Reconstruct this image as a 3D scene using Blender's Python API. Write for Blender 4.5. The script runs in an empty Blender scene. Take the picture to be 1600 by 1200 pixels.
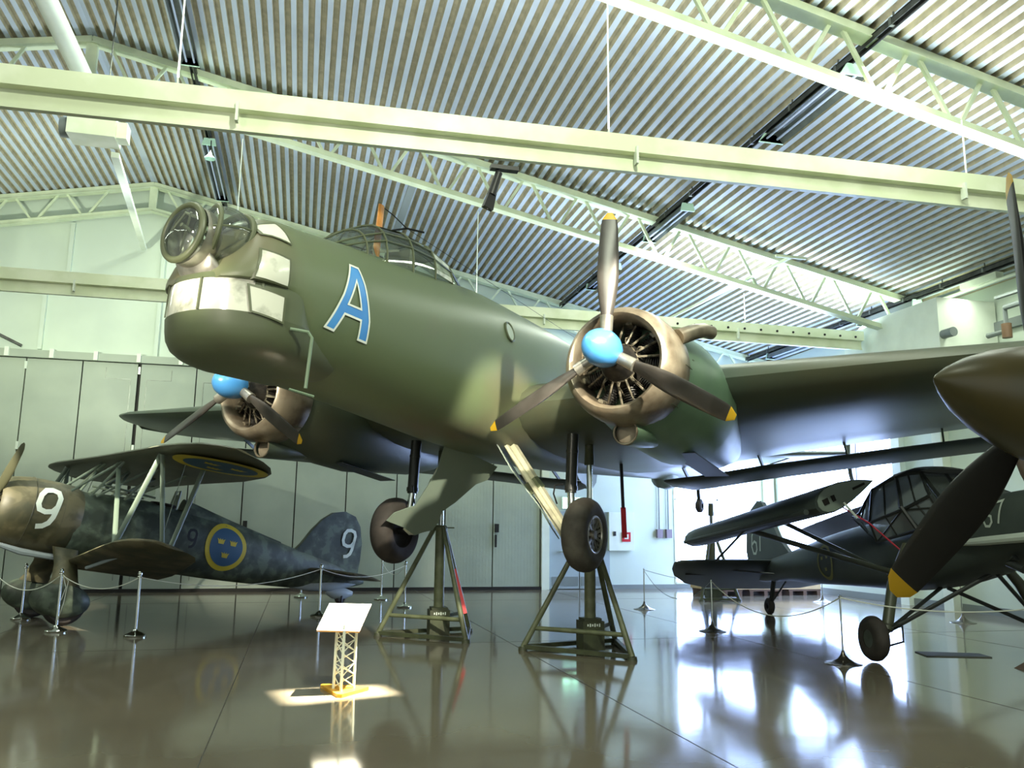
import bpy, bmesh, math, random
from mathutils import Vector, Matrix
from math import sin, cos, pi, radians, sqrt, atan2
random.seed(7)
SC = bpy.context.scene
COL = SC.collection

# ---------------------------------------------------------------- materials
def srgb(r, g, b):
    f = lambda c: ((c/255+0.055)/1.055)**2.4 if c/255 > 0.04045 else c/255/12.92
    return (f(r), f(g), f(b), 1)

def mat(name, col, rough=0.5, metal=0.0, col2=None, scale=4.0, lo=0.4, hi=0.6, col3=None, bump=0.0, bscale=30.0, emit=None, estr=0.0,
        trans=0.0, alpha=1.0, coat=0.0, detail=4.0, spec=0.5, rvar=0.0):
    m = bpy.data.materials.new(name); m.use_nodes = True
    nt = m.node_tree; b = nt.nodes['Principled BSDF']
    b.inputs['Base Color'].default_value = col
    b.inputs['Roughness'].default_value = rough
    b.inputs['Metallic'].default_value = metal
    b.inputs['Specular IOR Level'].default_value = spec
    if trans: b.inputs['Transmission Weight'].default_value = trans
    if alpha < 1: b.inputs['Alpha'].default_value = alpha
    if coat: b.inputs['Coat Weight'].default_value = coat; b.inputs['Coat Roughness'].default_value = 0.1
    if emit: b.inputs['Emission Color'].default_value = emit; b.inputs['Emission Strength'].default_value = estr
    tc = nt.nodes.new('ShaderNodeTexCoord')
    if col2 or rvar:
        n = nt.nodes.new('ShaderNodeTexNoise'); n.inputs['Scale'].default_value = scale; n.inputs['Detail'].default_value = detail
        nt.links.new(tc.outputs['Object'], n.inputs['Vector'])
    if col2:
        r = nt.nodes.new('ShaderNodeValToRGB'); r.color_ramp.elements[0].position = lo; r.color_ramp.elements[1].position = hi
        r.color_ramp.elements[0].color = col; r.color_ramp.elements[1].color = col2
        if col3:
            e = r.color_ramp.elements.new(min(1, hi+(hi-lo))); e.color = col3
        nt.links.new(n.outputs['Fac'], r.inputs['Fac']); nt.links.new(r.outputs['Color'], b.inputs['Base Color'])
    if rvar:
        mr = nt.nodes.new('ShaderNodeMapRange'); mr.inputs['To Min'].default_value = max(0, rough-rvar); mr.inputs['To Max'].default_value = rough+rvar
        nt.links.new(n.outputs['Fac'], mr.inputs['Value']); nt.links.new(mr.outputs['Result'], b.inputs['Roughness'])
    if bump:
        n2 = nt.nodes.new('ShaderNodeTexNoise'); n2.inputs['Scale'].default_value = bscale
        nt.links.new(tc.outputs['Object'], n2.inputs['Vector'])
        bp = nt.nodes.new('ShaderNodeBump'); bp.inputs['Strength'].default_value = bump; bp.inputs['Distance'].default_value = 0.01
        nt.links.new(n2.outputs['Fac'], bp.inputs['Height']); nt.links.new(bp.outputs['Normal'], b.inputs['Normal'])
    return m

# ---------------------------------------------------------------- mesh builder
class MB:
    def __init__(s): s.v = []; s.f = []; s.mi = []
    def add(s, vs, fs, m=0):
        o = len(s.v); s.v += [tuple(p) for p in vs]; s.f += [tuple(i+o for i in f) for f in fs]; s.mi += [m]*len(fs); return s
    def box(s, lo, hi, m=0):
        x0, y0, z0 = lo; x1, y1, z1 = hi
        return s.add([(x0,y0,z0),(x1,y0,z0),(x1,y1,z0),(x0,y1,z0),(x0,y0,z1),(x1,y0,z1),(x1,y1,z1),(x0,y1,z1)],
                     [(0,3,2,1),(4,5,6,7),(0,1,5,4),(1,2,6,5),(2,3,7,6),(3,0,4,7)], m)
    def bar(s, p, q, w, h, up=(0,0,1), m=0):
        p, q = Vector(p), Vector(q); d = (q-p).normalized(); u = Vector(up)
        if abs(d.dot(u)) > 0.98: u = Vector((0,1,0))
        a = d.cross(u).normalized()*w/2; b = a.cross(d).normalized()*h/2
        vs = [p-a-b, p+a-b, p+a+b, p-a+b, q-a-b, q+a-b, q+a+b, q-a+b]
        return s.add(vs, [(0,1,2,3)[::-1],(4,5,6,7),(0,1,5,4),(1,2,6,5),(2,3,7,6),(3,0,4,7)], m)
    def cyl(s, p, q, r0, r1=None, n=12, caps=True, m=0):
        r1 = r0 if r1 is None else r1
        return s.tube([p, q], [r0, r1], n, caps, m)
    def tube(s, pts, r, n=8, caps=True, m=0):
        pts = [Vector(p) for p in pts]; R = r if isinstance(r, (list, tuple)) else [r]*len(pts)
        d0 = (pts[1]-pts[0]).normalized(); u = Vector((0,0,1)) if abs(d0.z) < 0.9 else Vector((1,0,0))
        a = d0.cross(u).normalized(); vs = []
        for i, p in enumerate(pts):
            d = (pts[min(i+1, len(pts)-1)]-pts[max(i-1, 0)]).normalized()
            a = (a-d*a.dot(d)).normalized(); b = d.cross(a)
            vs += [p+(a*cos(2*pi*k/n)+b*sin(2*pi*k/n))*R[i] for k in range(n)]
        fs = [(i*n+k, i*n+(k+1)%n, (i+1)*n+(k+1)%n, (i+1)*n+k) for i in range(len(pts)-1) for k in range(n)]
        if caps:
            fs.append(tuple(range(n))[::-1]); fs.append(tuple((len(pts)-1)*n+k for k in range(n)))
        return s.add(vs, fs, m)
    def rev(s, prof, o=(0,0,0), ax=(1,0,0), n=24, m=0, a0=0, a1=2*pi, caps=False):
        # prof: list of (distance along axis, radius)
        o = Vector(o); d = Vector(ax).normalized(); u = Vector((0,0,1)) if abs(d.z) < 0.9 else Vector((1,0,0))
        a = d.cross(u).normalized(); b = a.cross(d); full = abs(a1-a0-2*pi) < 1e-6; k1 = n if full else n+1; vs = []
        for t, r in prof:
            vs += [o+d*t+(a*sin(a0+(a1-a0)*k/n)+b*cos(a0+(a1-a0)*k/n))*r for k in range(k1)]
        fs = []
        for i in range(len(prof)-1):
            for k in range(n):
                kk = (k+1) % k1
                fs.append((i*k1+k, (i+1)*k1+k, (i+1)*k1+kk, i*k1+kk))
        if caps: fs.append(tuple(range(k1))); fs.append(tuple((len(prof)-1)*k1+k for k in range(k1))[::-1])
        return s.add(vs, fs, m)
    def loft(s, rings, closed=True, cap0=True, cap1=True, m=0):
        n = len(rings[0]); vs = [p for r in rings for p in r]; fs = []
        for i in range(len(rings)-1):
            for k in range(n if closed else n-1):
                fs.append((i*n+k, i*n+(k+1)%n, (i+1)*n+(k+1)%n, (i+1)*n+k))
        if cap0: fs.append(tuple(range(n))[::-1])
        if cap1: fs.append(tuple((len(rings)-1)*n+k for k in range(n)))
        return s.add(vs, fs, m)
    def ball(s, c, r, n=16, m=0, sz=1.0):
        return s.rev([(-r*sz*cos(pi*i/8) if True else 0, max(1e-4, r*sin(pi*i/8))) for i in range(9)], c, (0,0,1), n, m)
    def torus(s, c, ax, R, r, n=28, k=8, m=0):
        prof = [(r*sin(2*pi*i/k), R+r*cos(2*pi*i/k)) for i in range(k+1)]
        return s.rev(prof, c, ax, n, m)
    def prism(s, poly, d, m=0):
        d = Vector(d); n = len(poly); P = [Vector(p) for p in poly]
        fs = [tuple(range(n))[::-1], tuple(range(n, 2*n))]+[(i, (i+1)%n, n+(i+1)%n, n+i) for i in range(n)]
        return s.add(P+[p+d for p in P], fs, m)
    def grid(s, f, nu, nv, m=0):
        vs = [f(i/nu, j/nv) for i in range(nu+1) for j in range(nv+1)]
        return s.add(vs, [(i*(nv+1)+j, (i+1)*(nv+1)+j, (i+1)*(nv+1)+j+1, i*(nv+1)+j+1) for i in range(nu) for j in range(nv)], m)
    def build(s, name, mats, parent=None, ang=35, label=None, fix=True):
        me = bpy.data.meshes.new(name); me.from_pydata(s.v, [], s.f)
        if not isinstance(mats, (list, tuple)): mats = [mats]
        for m in mats: me.materials.append(m)
        if len(mats) > 1: me.polygons.foreach_set('material_index', s.mi)
        if fix:
            bm = bmesh.new(); bm.from_mesh(me); bmesh.ops.recalc_face_normals(bm, faces=bm.faces); bm.to_mesh(me); bm.free()
        me.polygons.foreach_set('use_smooth', [True]*len(me.polygons))
        me.set_sharp_from_angle(angle=radians(ang)); me.update()
        o = bpy.data.objects.new(name, me); COL.objects.link(o)
        if parent is not None: o.parent = parent
        if label: o['label'] = label
        return o

def tag(o, label=None, cat=None, group=None, kind=None):
    if label: o['label'] = label
    if cat: o['category'] = cat
    if group: o['group'] = group
    if kind: o['kind'] = kind
    return o

def thing(name, label, cat, loc=(0,0,0), rz=0, group=None, M=None):
    o = bpy.data.objects.new(name, None); COL.objects.link(o); o.empty_display_size = 0.2
    if M is not None: o.matrix_world = M
    else: o.location = loc; o.rotation_euler = (0, 0, rz)
    return tag(o, label, cat, group)

def copy_tree(o, parent=None):
    c = o.copy(); COL.objects.link(c)
    if parent is not None: c.parent = parent
    for ch in [x for x in bpy.data.objects if x.parent == o]: copy_tree(ch, c)
    return c

def struct(name, mb, m, ang=30, label=None):
    o = mb.build(name, m, None, ang); o['kind'] = 'structure'
    if label: o['label'] = label
    return o

def pose(pos, yaw, pitch, roll=0.0):
    f = Vector((sin(yaw)*cos(pitch), cos(yaw)*cos(pitch), sin(pitch))); l = Vector((-cos(yaw), sin(yaw), 0)); u = f.cross(l)
    l, u = cos(roll)*l+sin(roll)*u, -sin(roll)*l+cos(roll)*u
    M = Matrix((f, l, u)).transposed().to_4x4(); M.translation = Vector(pos); return M

def hermite(tab, x):
    # tab rows (x, a, b, ...) with decreasing x ; smooth monotone-ish interpolation
    if x >= tab[0][0]: return list(tab[0][1:])
    if x <= tab[-1][0]: return list(tab[-1][1:])
    for i in range(len(tab)-1):
        if tab[i+1][0] <= x <= tab[i][0]: break
    h = tab[i+1][0]-tab[i][0]; t = (x-tab[i][0])/h; out = []
    for k in range(1, len(tab[0])):
        y0, y1 = tab[i][k], tab[i+1][k]; d = (y1-y0)/h
        def sl(j):
            if j <= 0 or j >= len(tab)-1: return d
            a = (tab[j][k]-tab[j-1][k])/(tab[j][0]-tab[j-1][0]); b = (tab[j+1][k]-tab[j][k])/(tab[j+1][0]-tab[j][0])
            return 0 if a*b <= 0 else 2*a*b/(a+b)
        m0, m1 = sl(i), sl(i+1)
        out.append((2*t**3-3*t*t+1)*y0+(t**3-2*t*t+t)*h*m0+(-2*t**3+3*t*t)*y1+(t**3-t*t)*h*m1)
    return out

class Body:
    """fuselage: table rows x, half width, z top, z bottom, z of widest point, exponent top, exponent bottom"""
    def __init__(s, tab): s.tab = tab
    def ring(s, x, n=40):
        w, zt, zb, zm, nt, nb = hermite(s.tab, x); out = []
        for k in range(n):
            t = 2*pi*k/n; cc, ss = cos(t), sin(t); e = nt if ss >= 0 else nb; h = zt-zm if ss >= 0 else zm-zb
            out.append((x, w*math.copysign(abs(cc)**(2/e), cc), zm+h*math.copysign(abs(ss)**(2/e), ss)))
        return out
    def side(s, x, z):
        w, zt, zb, zm, nt, nb = hermite(s.tab, x)
        if z >= zm: q = min(1, (z-zm)/max(1e-6, zt-zm)); e = nt
        else: q = min(1, (zm-z)/max(1e-6, zm-zb)); e = nb
        return w*max(0, 1-q**e)**(1/e)
    def mesh(s, x0, x1, nx=60, n=40, mb=None, m=0):
        mb = mb or MB()
        return mb.loft([s.ring(x0+(x1-x0)*i/nx, n) for i in range(nx+1)], m=m)

def airfoil(n=12, t=0.15, camber=0.02):
    up, lo = [], []
    for i in range(n+1):
        x = 0.5*(1-cos(pi*i/n)); yt = 5*t*(0.2969*sqrt(x)-0.126*x-0.3516*x*x+0.2843*x**3-0.1036*x**4); yc = 4*camber*x*(1-x)
        up.append((x, yc+yt)); lo.append((x, yc-yt))
    return up+lo[::-1][1:-1]

def wing_mesh(stations, n=12, mb=None, cap=True, m=0):
    """stations: (y, x_le, z_le, x_te, z_te, thickness)"""
    rings = []
    for y, xl, zl, xt, zt, th in stations:
        c = xl-xt; rings.append([(xl-c*u, y, zl+(zt-zl)*u+c*v) for u, v in airfoil(n, th)])
    mb = mb or MB()
    return mb.loft(rings, cap0=cap, cap1=cap, m=m)

def stroke(pts, w, f, mb, m=0, sub=4):
    """flat stroke of width w along 2D polyline, mapped to 3D by f(u,v)"""
    P = []
    for i in range(len(pts)-1):
        for k in range(sub): P.append(Vector(pts[i]).lerp(Vector(pts[i+1]), k/sub))
    P.append(Vector(pts[-1])); L, R = [], []
    for i, p in enumerate(P):
        a = (P[i]-P[i-1]).normalized() if i else (P[1]-P[0]).normalized(); b = (P[i+1]-P[i]).normalized() if i < len(P)-1 else a
        t = (a+b).normalized(); nrm = Vector((-t.y, t.x)); k = w/2/max(0.45, nrm.dot(Vector((-a.y, a.x))))
        L.append(p+nrm*k); R.append(p-nrm*k)
    vs = []
    for l, r in zip(L, R): vs += [f(*l.lerp(r, j/2)) for j in range(3)]
    fs = [(3*i+j, 3*i+j+1, 3*i+j+4, 3*i+j+3) for i in range(len(P)-1) for j in range(2)]
    mb.add(vs, fs, m)

def disc(c, r0, r1, f, mb, m=0, n=40, k=4):
    vs, fs = [], []
    for i in range(k+1):
        r = r0+(r1-r0)*i/k
        vs += [f(c[0]+r*cos(2*pi*j/n), c[1]+r*sin(2*pi*j/n)) for j in range(n)]
    for i in range(k):
        for j in range(n): fs.append((i*n+j, i*n+(j+1)%n, (i+1)*n+(j+1)%n, (i+1)*n+j))
    mb.add(vs, fs, m)

CROWN = [(-.5,-.42),(-.62,.12),(-.78,.42),(-.5,.34),(-.36,.06),(-.24,.5),(0,.2),(.24,.5),(.36,.06),(.5,.34),(.78,.42),(.62,.12),(.5,-.42)]
def crown(c, s, f, mb, m=0):
    # fan of quads from the base bar, so that the curved surface is followed
    pts = [(c[0]+x*s, c[1]+y*s) for x, y in CROWN]; ctr = (c[0], c[1]-.2*s)
    vs = [f(*ctr)]+[f(*p) for p in pts]
    mb.add(vs, [(0, i+1, (i+1) % len(pts)+1) for i in range(len(pts))], m)

def roundel(c, r, f, mb, yel=0, blu=1, rim=0.80, offs=None):
    g = lambda d: (lambda u, v: f(u, v, d))
    disc(c, 0.001, r, g(0.008), mb, yel); disc(c, 0.001, r*rim, g(0.014), mb, blu)
    for dx, dy in ((-.30,.20),(.30,.20),(0,-.34)): crown((c[0]+dx*r, c[1]+dy*r), r*.25, g(0.02), mb, yel)

NINE = [(.30,-.18),(.05,-.16),(-.16,.02),(-.2,.2),(-.2,.55),(-.08,.8),(.12,.88),(.32,.8),(.4,.55),(.4,.05)]
def nine(c, h, w, f, mb, m=0, slant=0.12, flip=1):
    T = lambda u, v: (c[0]+flip*(u+slant*v)*h, c[1]+v*h)
    loop = [(.30,.08),(.30,.32),(.2,.46),(0,.5),(-.2,.46),(-.3,.32),(-.3,.08),(-.2,-.06),(0,-.1),(.2,-.06),(.3,.08)]
    loop = [T(u*.8, v) for u, v in loop]
    stroke(loop, w, f, mb, m, 3)
    stroke([T(.24,.1),T(.24,-.2),T(.20,-.36),T(.10,-.46),T(-.05,-.5)], w, f, mb, m, 3)
# ================================================================ materials shared
M_WHITE = mat('white_paint', srgb(226,234,218), 0.45, col2=srgb(219,227,211), scale=2)
M_TRUSS = mat('truss_paint', srgb(218,228,196), 0.45, col2=srgb(202,214,182), scale=2)
M_BEAM = mat('beam_paint', srgb(236,242,214), 0.4, col2=srgb(222,230,196), scale=2)
M_DECK = mat('roof_sheet', srgb(186,198,212), 0.5, col2=srgb(174,186,202), scale=1.2)
M_DECK_SHADE = mat('roof_sheet_shade', srgb(180,172,146), 0.85, col2=srgb(162,156,132), scale=6)  # recess shading put into the colour: darker version of the roof sheet
M_WALL = mat('wall_panel', srgb(204,216,200), 0.6, col2=srgb(196,208,194), scale=0.6)
M_DOOR = mat('door_sheet', srgb(164,174,158), 0.5, col2=srgb(154,164,150), scale=0.8)
M_DARK = mat('dark_gap', srgb(24,22,18), 0.7)
M_BLACK = mat('black_plastic', srgb(22,22,22), 0.45)
M_STEEL = mat('galvanised_steel', srgb(120,124,118), 0.4, 0.7, col2=srgb(90,94,90), scale=8)
M_TRAYD = mat('dark_tray', srgb(62,64,60), 0.45, 0.4, col2=srgb(44,46,42), scale=6)
M_CHROME = mat('chrome', srgb(205,210,205), 0.12, 1.0)
M_RED = mat('red_plastic', srgb(190,20,34), 0.45)
M_GREY = mat('grey_paint', srgb(120,128,126), 0.5)

GY, RX, APX, APZ, SL = 23.9, 14.55, -4.4, 11.09, 0.21
LX = -23.35
zr = lambda x: APZ-SL*abs(x-APX)

# floor: polished sealed concrete with saw-cut joints
def floor_mat():
    m = mat('polished_floor', srgb(120,112,96), 0.16, col2=srgb(104,97,83), scale=0.5, lo=0.3, hi=0.75, detail=6, spec=0.5)
    nt = m.node_tree; b = nt.nodes['Principled BSDF']
    tc = [n for n in nt.nodes if n.type == 'TEX_COORD'][0]
    n = nt.nodes.new('ShaderNodeTexNoise'); n.inputs['Scale'].default_value = 1.6; n.inputs['Detail'].default_value = 5
    nt.links.new(tc.outputs['Object'], n.inputs['Vector'])
    mr = nt.nodes.new('ShaderNodeMapRange'); mr.inputs['To Min'].default_value = 0.06; mr.inputs['To Max'].default_value = 0.14
    nt.links.new(n.outputs['Fac'], mr.inputs['Value']); nt.links.new(mr.outputs['Result'], b.inputs['Roughness'])
    n2 = nt.nodes.new('ShaderNodeTexNoise'); n2.inputs['Scale'].default_value = 2.5
    nt.links.new(tc.outputs['Object'], n2.inputs['Vector'])
    bp = nt.nodes.new('ShaderNodeBump'); bp.inputs['Strength'].default_value = 0.02; bp.inputs['Distance'].default_value = 0.02
    nt.links.new(n2.outputs['Fac'], bp.inputs['Height']); nt.links.new(bp.outputs['Normal'], b.inputs['Normal'])
    return m
M_FLOOR = floor_mat()
FX0, FY0 = LX, -9.0
struct('floor', MB().box((FX0, FY0, -0.3), (RX+0.3, GY+0.3, 0)), M_FLOOR)
mb = MB()
for x in (-8.3, -4.5, -0.62, 3.2, 7.0, 10.8): mb.box((x-.005, FY0, 0.0), (x+.005, GY, 0.0015))
for y in (5.4, 12.9, 20.4): mb.box((FX0, y-.004, 0.0), (RX, y+.004, 0.0015))
struct('trim_1', mb, mat('floor_joint', srgb(52,48,40), 0.5), label='dark saw-cut joint lines across the polished floor')

# roof: trapezoidal steel decking, ribs run along the hall
def roof(side):
    mb = MB(); pitch, dep = 0.20, 0.085; L = (RX+.2-APX) if side > 0 else (APX-LX+.2); n = int(L/pitch)
    prof = []
    for i in range(n):
        a = i*pitch
        prof += [(a, 0), (a+.088, 0), (a+.108, dep), (a+.18, dep)]
    prof.append((n*pitch, 0))
    rows = []
    for y in (FY0, GY+.15): rows.append([(APX+side*a, y, zr(APX+side*a)+h) for a, h in prof])
    k = len(prof); vs = rows[0]+rows[1]
    for i in range(k-1):
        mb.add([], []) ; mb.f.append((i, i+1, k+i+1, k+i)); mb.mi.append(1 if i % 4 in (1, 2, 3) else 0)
    mb.v = vs
    o = mb.build('ceiling' if side > 0 else 'ceiling_2', [M_DECK, M_DECK_SHADE], None, 10, fix=False)
    o['kind'] = 'structure'; return o
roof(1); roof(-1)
mb = MB()
for s, e in ((1, RX+.2), (-1, LX-.2)):
    mb.add([(APX, FY0, APZ+.16), (e, FY0, zr(e)+.16), (e, GY+.3, zr(e)+.16), (APX, GY+.3, APZ+.16)], [(0,1,2,3)])
struct('trim_2', mb, M_DARK, label='outer roof skin above the ribbed sheeting')

# gable wall with a big window on its right, folding hangar doors in front of its left part
WX0, WX1, WZ0, WZ1 = 11.15, 14.05, 0.16, 5.2
mb = MB()
def wallbox(x0, x1, z0, z1=None):
    z1a = zr(x0) if z1 is None else z1; z1b = zr(x1) if z1 is None else z1
    mb.add([(x0,GY,z0),(x1,GY,z0),(x1,GY+.3,z0),(x0,GY+.3,z0),(x0,GY,z1a),(x1,GY,z1b),(x1,GY+.3,z1b),(x0,GY+.3,z1a)],
           [(0,3,2,1),(4,5,6,7),(0,1,5,4),(1,2,6,5),(2,3,7,6),(3,0,4,7)])
wallbox(LX, APX, 0); wallbox(APX, WX0, 0); wallbox(WX0, WX1, 0, WZ0); wallbox(WX0, WX1, WZ1); wallbox(WX1, RX+.3, 0)
struct('wall_back', mb, M_WALL)
mb = MB(); RY0, RY1, RZ0, RZ1 = 18.2, 23.3, 0.62, 6.5
RY2, RY3 = 12.9, 16.2
def rw(y0, y1, z0, z1): mb.box((RX, y0, z0), (RX+.3, y1, z1))
ze = zr(RX)
rw(FY0, RY0, 0, ze); rw(RY0, RY1, 0, RZ0); rw(RY0, RY1, RZ1, ze); rw(RY1, GY, 0, ze)
struct('wall_right', mb, M_WALL)
struct('wall_left', MB().box((LX-.3, FY0, 0), (LX, GY, zr(LX))), M_WALL)
struct('baseboard_right', MB().box((RX-.03, FY0, 0), (RX, GY, 0.17)), M_GREY)
struct('baseboard_back', MB().box((6.9, GY-.03, 0), (RX-.03, GY, 0.12)), M_GREY)

M_SKY = mat('daylit_pane', srgb(225,236,255), 0.3, emit=(0.42,0.57,1.0,1), estr=15.0)
def window(n, axis, a0, a1, z0, z1, cols, rows):
    o = MB(); fr = MB(); w = .05
    def bx(b, u0, u1, v0, v1, d0, d1):
        if axis == 'x': b.box((u0, GY+d0, v0), (u1, GY+d1, v1))
        else: b.box((RX+d0, u0, v0), (RX+d1, u1, v1))
    for i in range(cols+1):
        u = a0+(a1-a0)*i/cols; bx(fr, u-w/2, u+w/2, z0, z1, -.02, .1)
    for i in range(rows+1):
        v = z0+(z1-z0)*i/rows; bx(fr, a0, a1, v-w/2, v+w/2, -.02, .1)
    f = fr.build('window_%d' % n, M_WHITE); f['kind'] = 'structure'
    bx(o, a0, a1, z0, z1, .11, .13); o.build('window_pane', M_SKY, f, label='bright daylit window pane')
window(1, 'x', WX0, WX1, WZ0, WZ1, 2, 2)
window(2, 'y', RY0, RY1, RZ0, RZ1, 3, 2)

# wall columns and cladding posts
for i, (x, z0, z1) in enumerate(((-6.4, 8.3, 9.8), (-4.05, 6.2, 10.2), (-6.9, 6.25, 8.2), (-9.5, 6.25, 9.3), (1.5, 6.2, 9.2), (5.0, 6.2, 8.6))):
    struct('trim_%d' % (10+i), MB().box((x-.05, GY-.1, z0), (x+.05, GY, z1)), M_WALL, label='pale post on the gable wall')
struct('trim_20', MB().box((6.85, GY-.22, 0), (7.08, GY, 6.0)), M_WHITE, label='white post beside the hangar doors')
struct('trim_21', MB().box((14.2, GY-.2, 0), (14.5, GY, zr(14.3))), M_WHITE, label='white corner column')
struct('trim_22', MB().box((RX-.16, 17.75, 0), (RX, 18.05, ze)), M_WHITE, label='white column at the right wall')
struct('trim_23', MB().box((RX-.22, 16.25, 0), (RX, 16.55, ze)), M_WHITE, label='white wall column under the far truss')
struct('trim_24', MB().box((RX-.12, FY0, 6.05), (RX, GY, 6.25)), M_GREY, label='grey ledge along the right wall')
struct('trim_25', MB().box((RX-.22, 8.95, 0), (RX, 9.25, ze)), M_WHITE, label='white wall column under the near truss')

# folding hangar doors
seams = [-12.85, -11.45, -10.0, -8.55, -7.15, -5.8, -4.4, -2.95, -1.55, -.17, 1.2, 2.6, 4.0, 5.4, 6.82]
M_HINGE = mat('hinge_metal', srgb(205,214,200), 0.4, 0.3)
for i in range(len(seams)-1):
    x0, x1 = seams[i], seams[i+1]; g0 = .045 if abs(x0+4.4) < .1 else .016; g1 = .045 if abs(x1+4.4) < .1 else .016
    o = struct('door_%d' % (i+1), MB().box((x0+g0, GY-.14, 0.09), (x1-g1, GY-.06, 5.98)), M_DOOR)
    b = MB()
    # pressed edge stiffener lines of the leaf
    if x0 > -6.5 and x0 < -2.8:
        xs = x1-.2 if abs(x1+4.4) < .1 else x0+.2
        b.box((xs-.006, GY-.146, .3), (xs+.006, GY-.138, 5.55))
        xa = sorted((xs, xs+(-.62 if xs < -4.4 else .62))); b.box((xa[0], GY-.146, 5.55), (xa[1], GY-.138, 5.562)); 
        xe = xa[0] if xs < -4.4 else xa[1]; b.box((xe-.006, GY-.146, 5.55), (xe+.006, GY-.138, 5.85))
        b.build('edge_line', M_STEEL, o)
    if 0 <= x0 < 6: 
        b = MB()
        for k in range(14): b.box((x0+.1+k*(x1-x0-.2)/13-.004, GY-.143, .15), (x0+.1+k*(x1-x0-.2)/13+.004, GY-.139, 5.9))
        b.build('profile_rib', M_DOOR, o)
    if i in (4, 6, 8, 10, 12):
        b = MB()
        for z in (1.2, 3.6, 5.7): b.box((x0-.03, GY-.17, z), (x0+.03, GY-.13, z+.2))
        b.build('hinge', M_HINGE, o)
    if i in (8, 13):
        b = MB(); b.box((x0+.06, GY-.2, 1.62), (x0+.17, GY-.14, 1.86)).box((x0+.06, GY-.2, 1.2), (x0+.11, GY-.16, 1.55))
        b.build('handle', M_BLACK, o)
struct('trim_30', MB().box((seams[0], GY-.055, 0), (6.85, GY-.005, 6.0)), M_DARK, label='dark gap behind the door leaves')
struct('trim_31', MB().box((seams[0], GY-.2, 0), (6.85, GY-.03, .085)), M_DARK, label='dark bottom seal of the hangar doors')
mb = MB().box((LX+.3, GY-.24, 6.0), (6.9, GY-.02, 6.2)); b2 = MB()
o = struct('trim_32', mb, M_DOOR, label='door track above the hangar doors')
for x in [(-12.9+1.06*k) for k in range(19)]: b2.box((x-.05, GY-.29, 6.0), (x+.05, GY-.24, 6.24))
b2.build('track_bracket', M_WHITE, o)

# personnel door by the white post
o = struct('door_20', MB().box((7.1, GY-.07, 0.02), (9.0, GY-.01, 2.25)), mat('personnel_door', srgb(158,172,176), 0.5))
MB().box((7.2, GY-.085, .1), (8.0, GY-.07, .36)).box((8.1, GY-.085, .1), (8.85, GY-.07, .36)).build('kick_plate', M_GREY, o)
MB().cyl((7.4, GY-.16, 1.08), (7.95, GY-.16, 1.08), .02).box((7.42, GY-.16, 1.06), (7.45, GY-.07, 1.1)).box((7.88, GY-.16, 1.06), (7.91, GY-.07, 1.1)).build('handle', M_CHROME, o)
MB().box((8.04, GY-.078, .02), (8.06, GY-.068, 2.25)).build('door_gap', M_DARK, o)
o = tag(MB().box((7.5, GY-.12, 2.32), (8.15, GY-.06, 2.68)).build('exit_sign', M_WHITE), 'small lit green exit sign above the grey double door', 'sign')
MB().box((7.52, GY-.125, 2.34), (8.13, GY-.12, 2.66)).build('sign_face', mat('exit_green', srgb(90,230,160), 0.4, emit=(0.5,1.0,0.75,1), estr=5.0), o)
b = MB(); b.cyl((7.75, GY-.13, 2.6), (7.75, GY-.126, 2.6), .03); b.bar((7.75, GY-.128, 2.56), (7.8, GY-.128, 2.47), .004, .05); b.bar((7.8, GY-.128, 2.47), (7.72, GY-.128, 2.38), .004, .04); b.bar((7.8, GY-.128, 2.47), (7.87, GY-.128, 2.38), .004, .04)
b.box((7.98, GY-.128, 2.38), (8.1, GY-.126, 2.62)); b.build('pictogram', M_WHITE, o)
o = tag(MB().box((8.95, GY-.18, 1.12), (9.75, GY, 2.25)).build('wall_cabinet', M_WHITE), 'white metal cabinet on the wall right of the grey door', 'cabinet')
MB().box((9.08, GY-.2, 1.55), (9.16, GY-.18, 1.68)).build('lock', M_BLACK, o)
o = tag(MB().box((9.35, GY-.21, 1.38), (9.62, GY-.185, 1.66)).build('fire_sign', M_RED), 'small square red and white sign on the white cabinet', 'sign')
MB().box((9.42, GY-.215, 1.46), (9.55, GY-.21, 1.6)).build('symbol', M_WHITE, o)
for i, (x, l) in enumerate(((10.62, 'grey outlet box at the end of the nearer of two wall conduits'), (10.92, 'grey outlet box with reddish switch next to the window'))):
    o = tag(MB().box((x-.09, GY-.12, 1.5), (x+.09, GY, 1.76)).build('outlet_box', mat('outlet', srgb(128,116,126), 0.5)), l, 'outlet', 'outlet boxes on the gable wall')
    MB().cyl((x, GY-.05, 1.76), (x, GY-.05, 6.6), .02).build('conduit', M_GREY, o)
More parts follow.
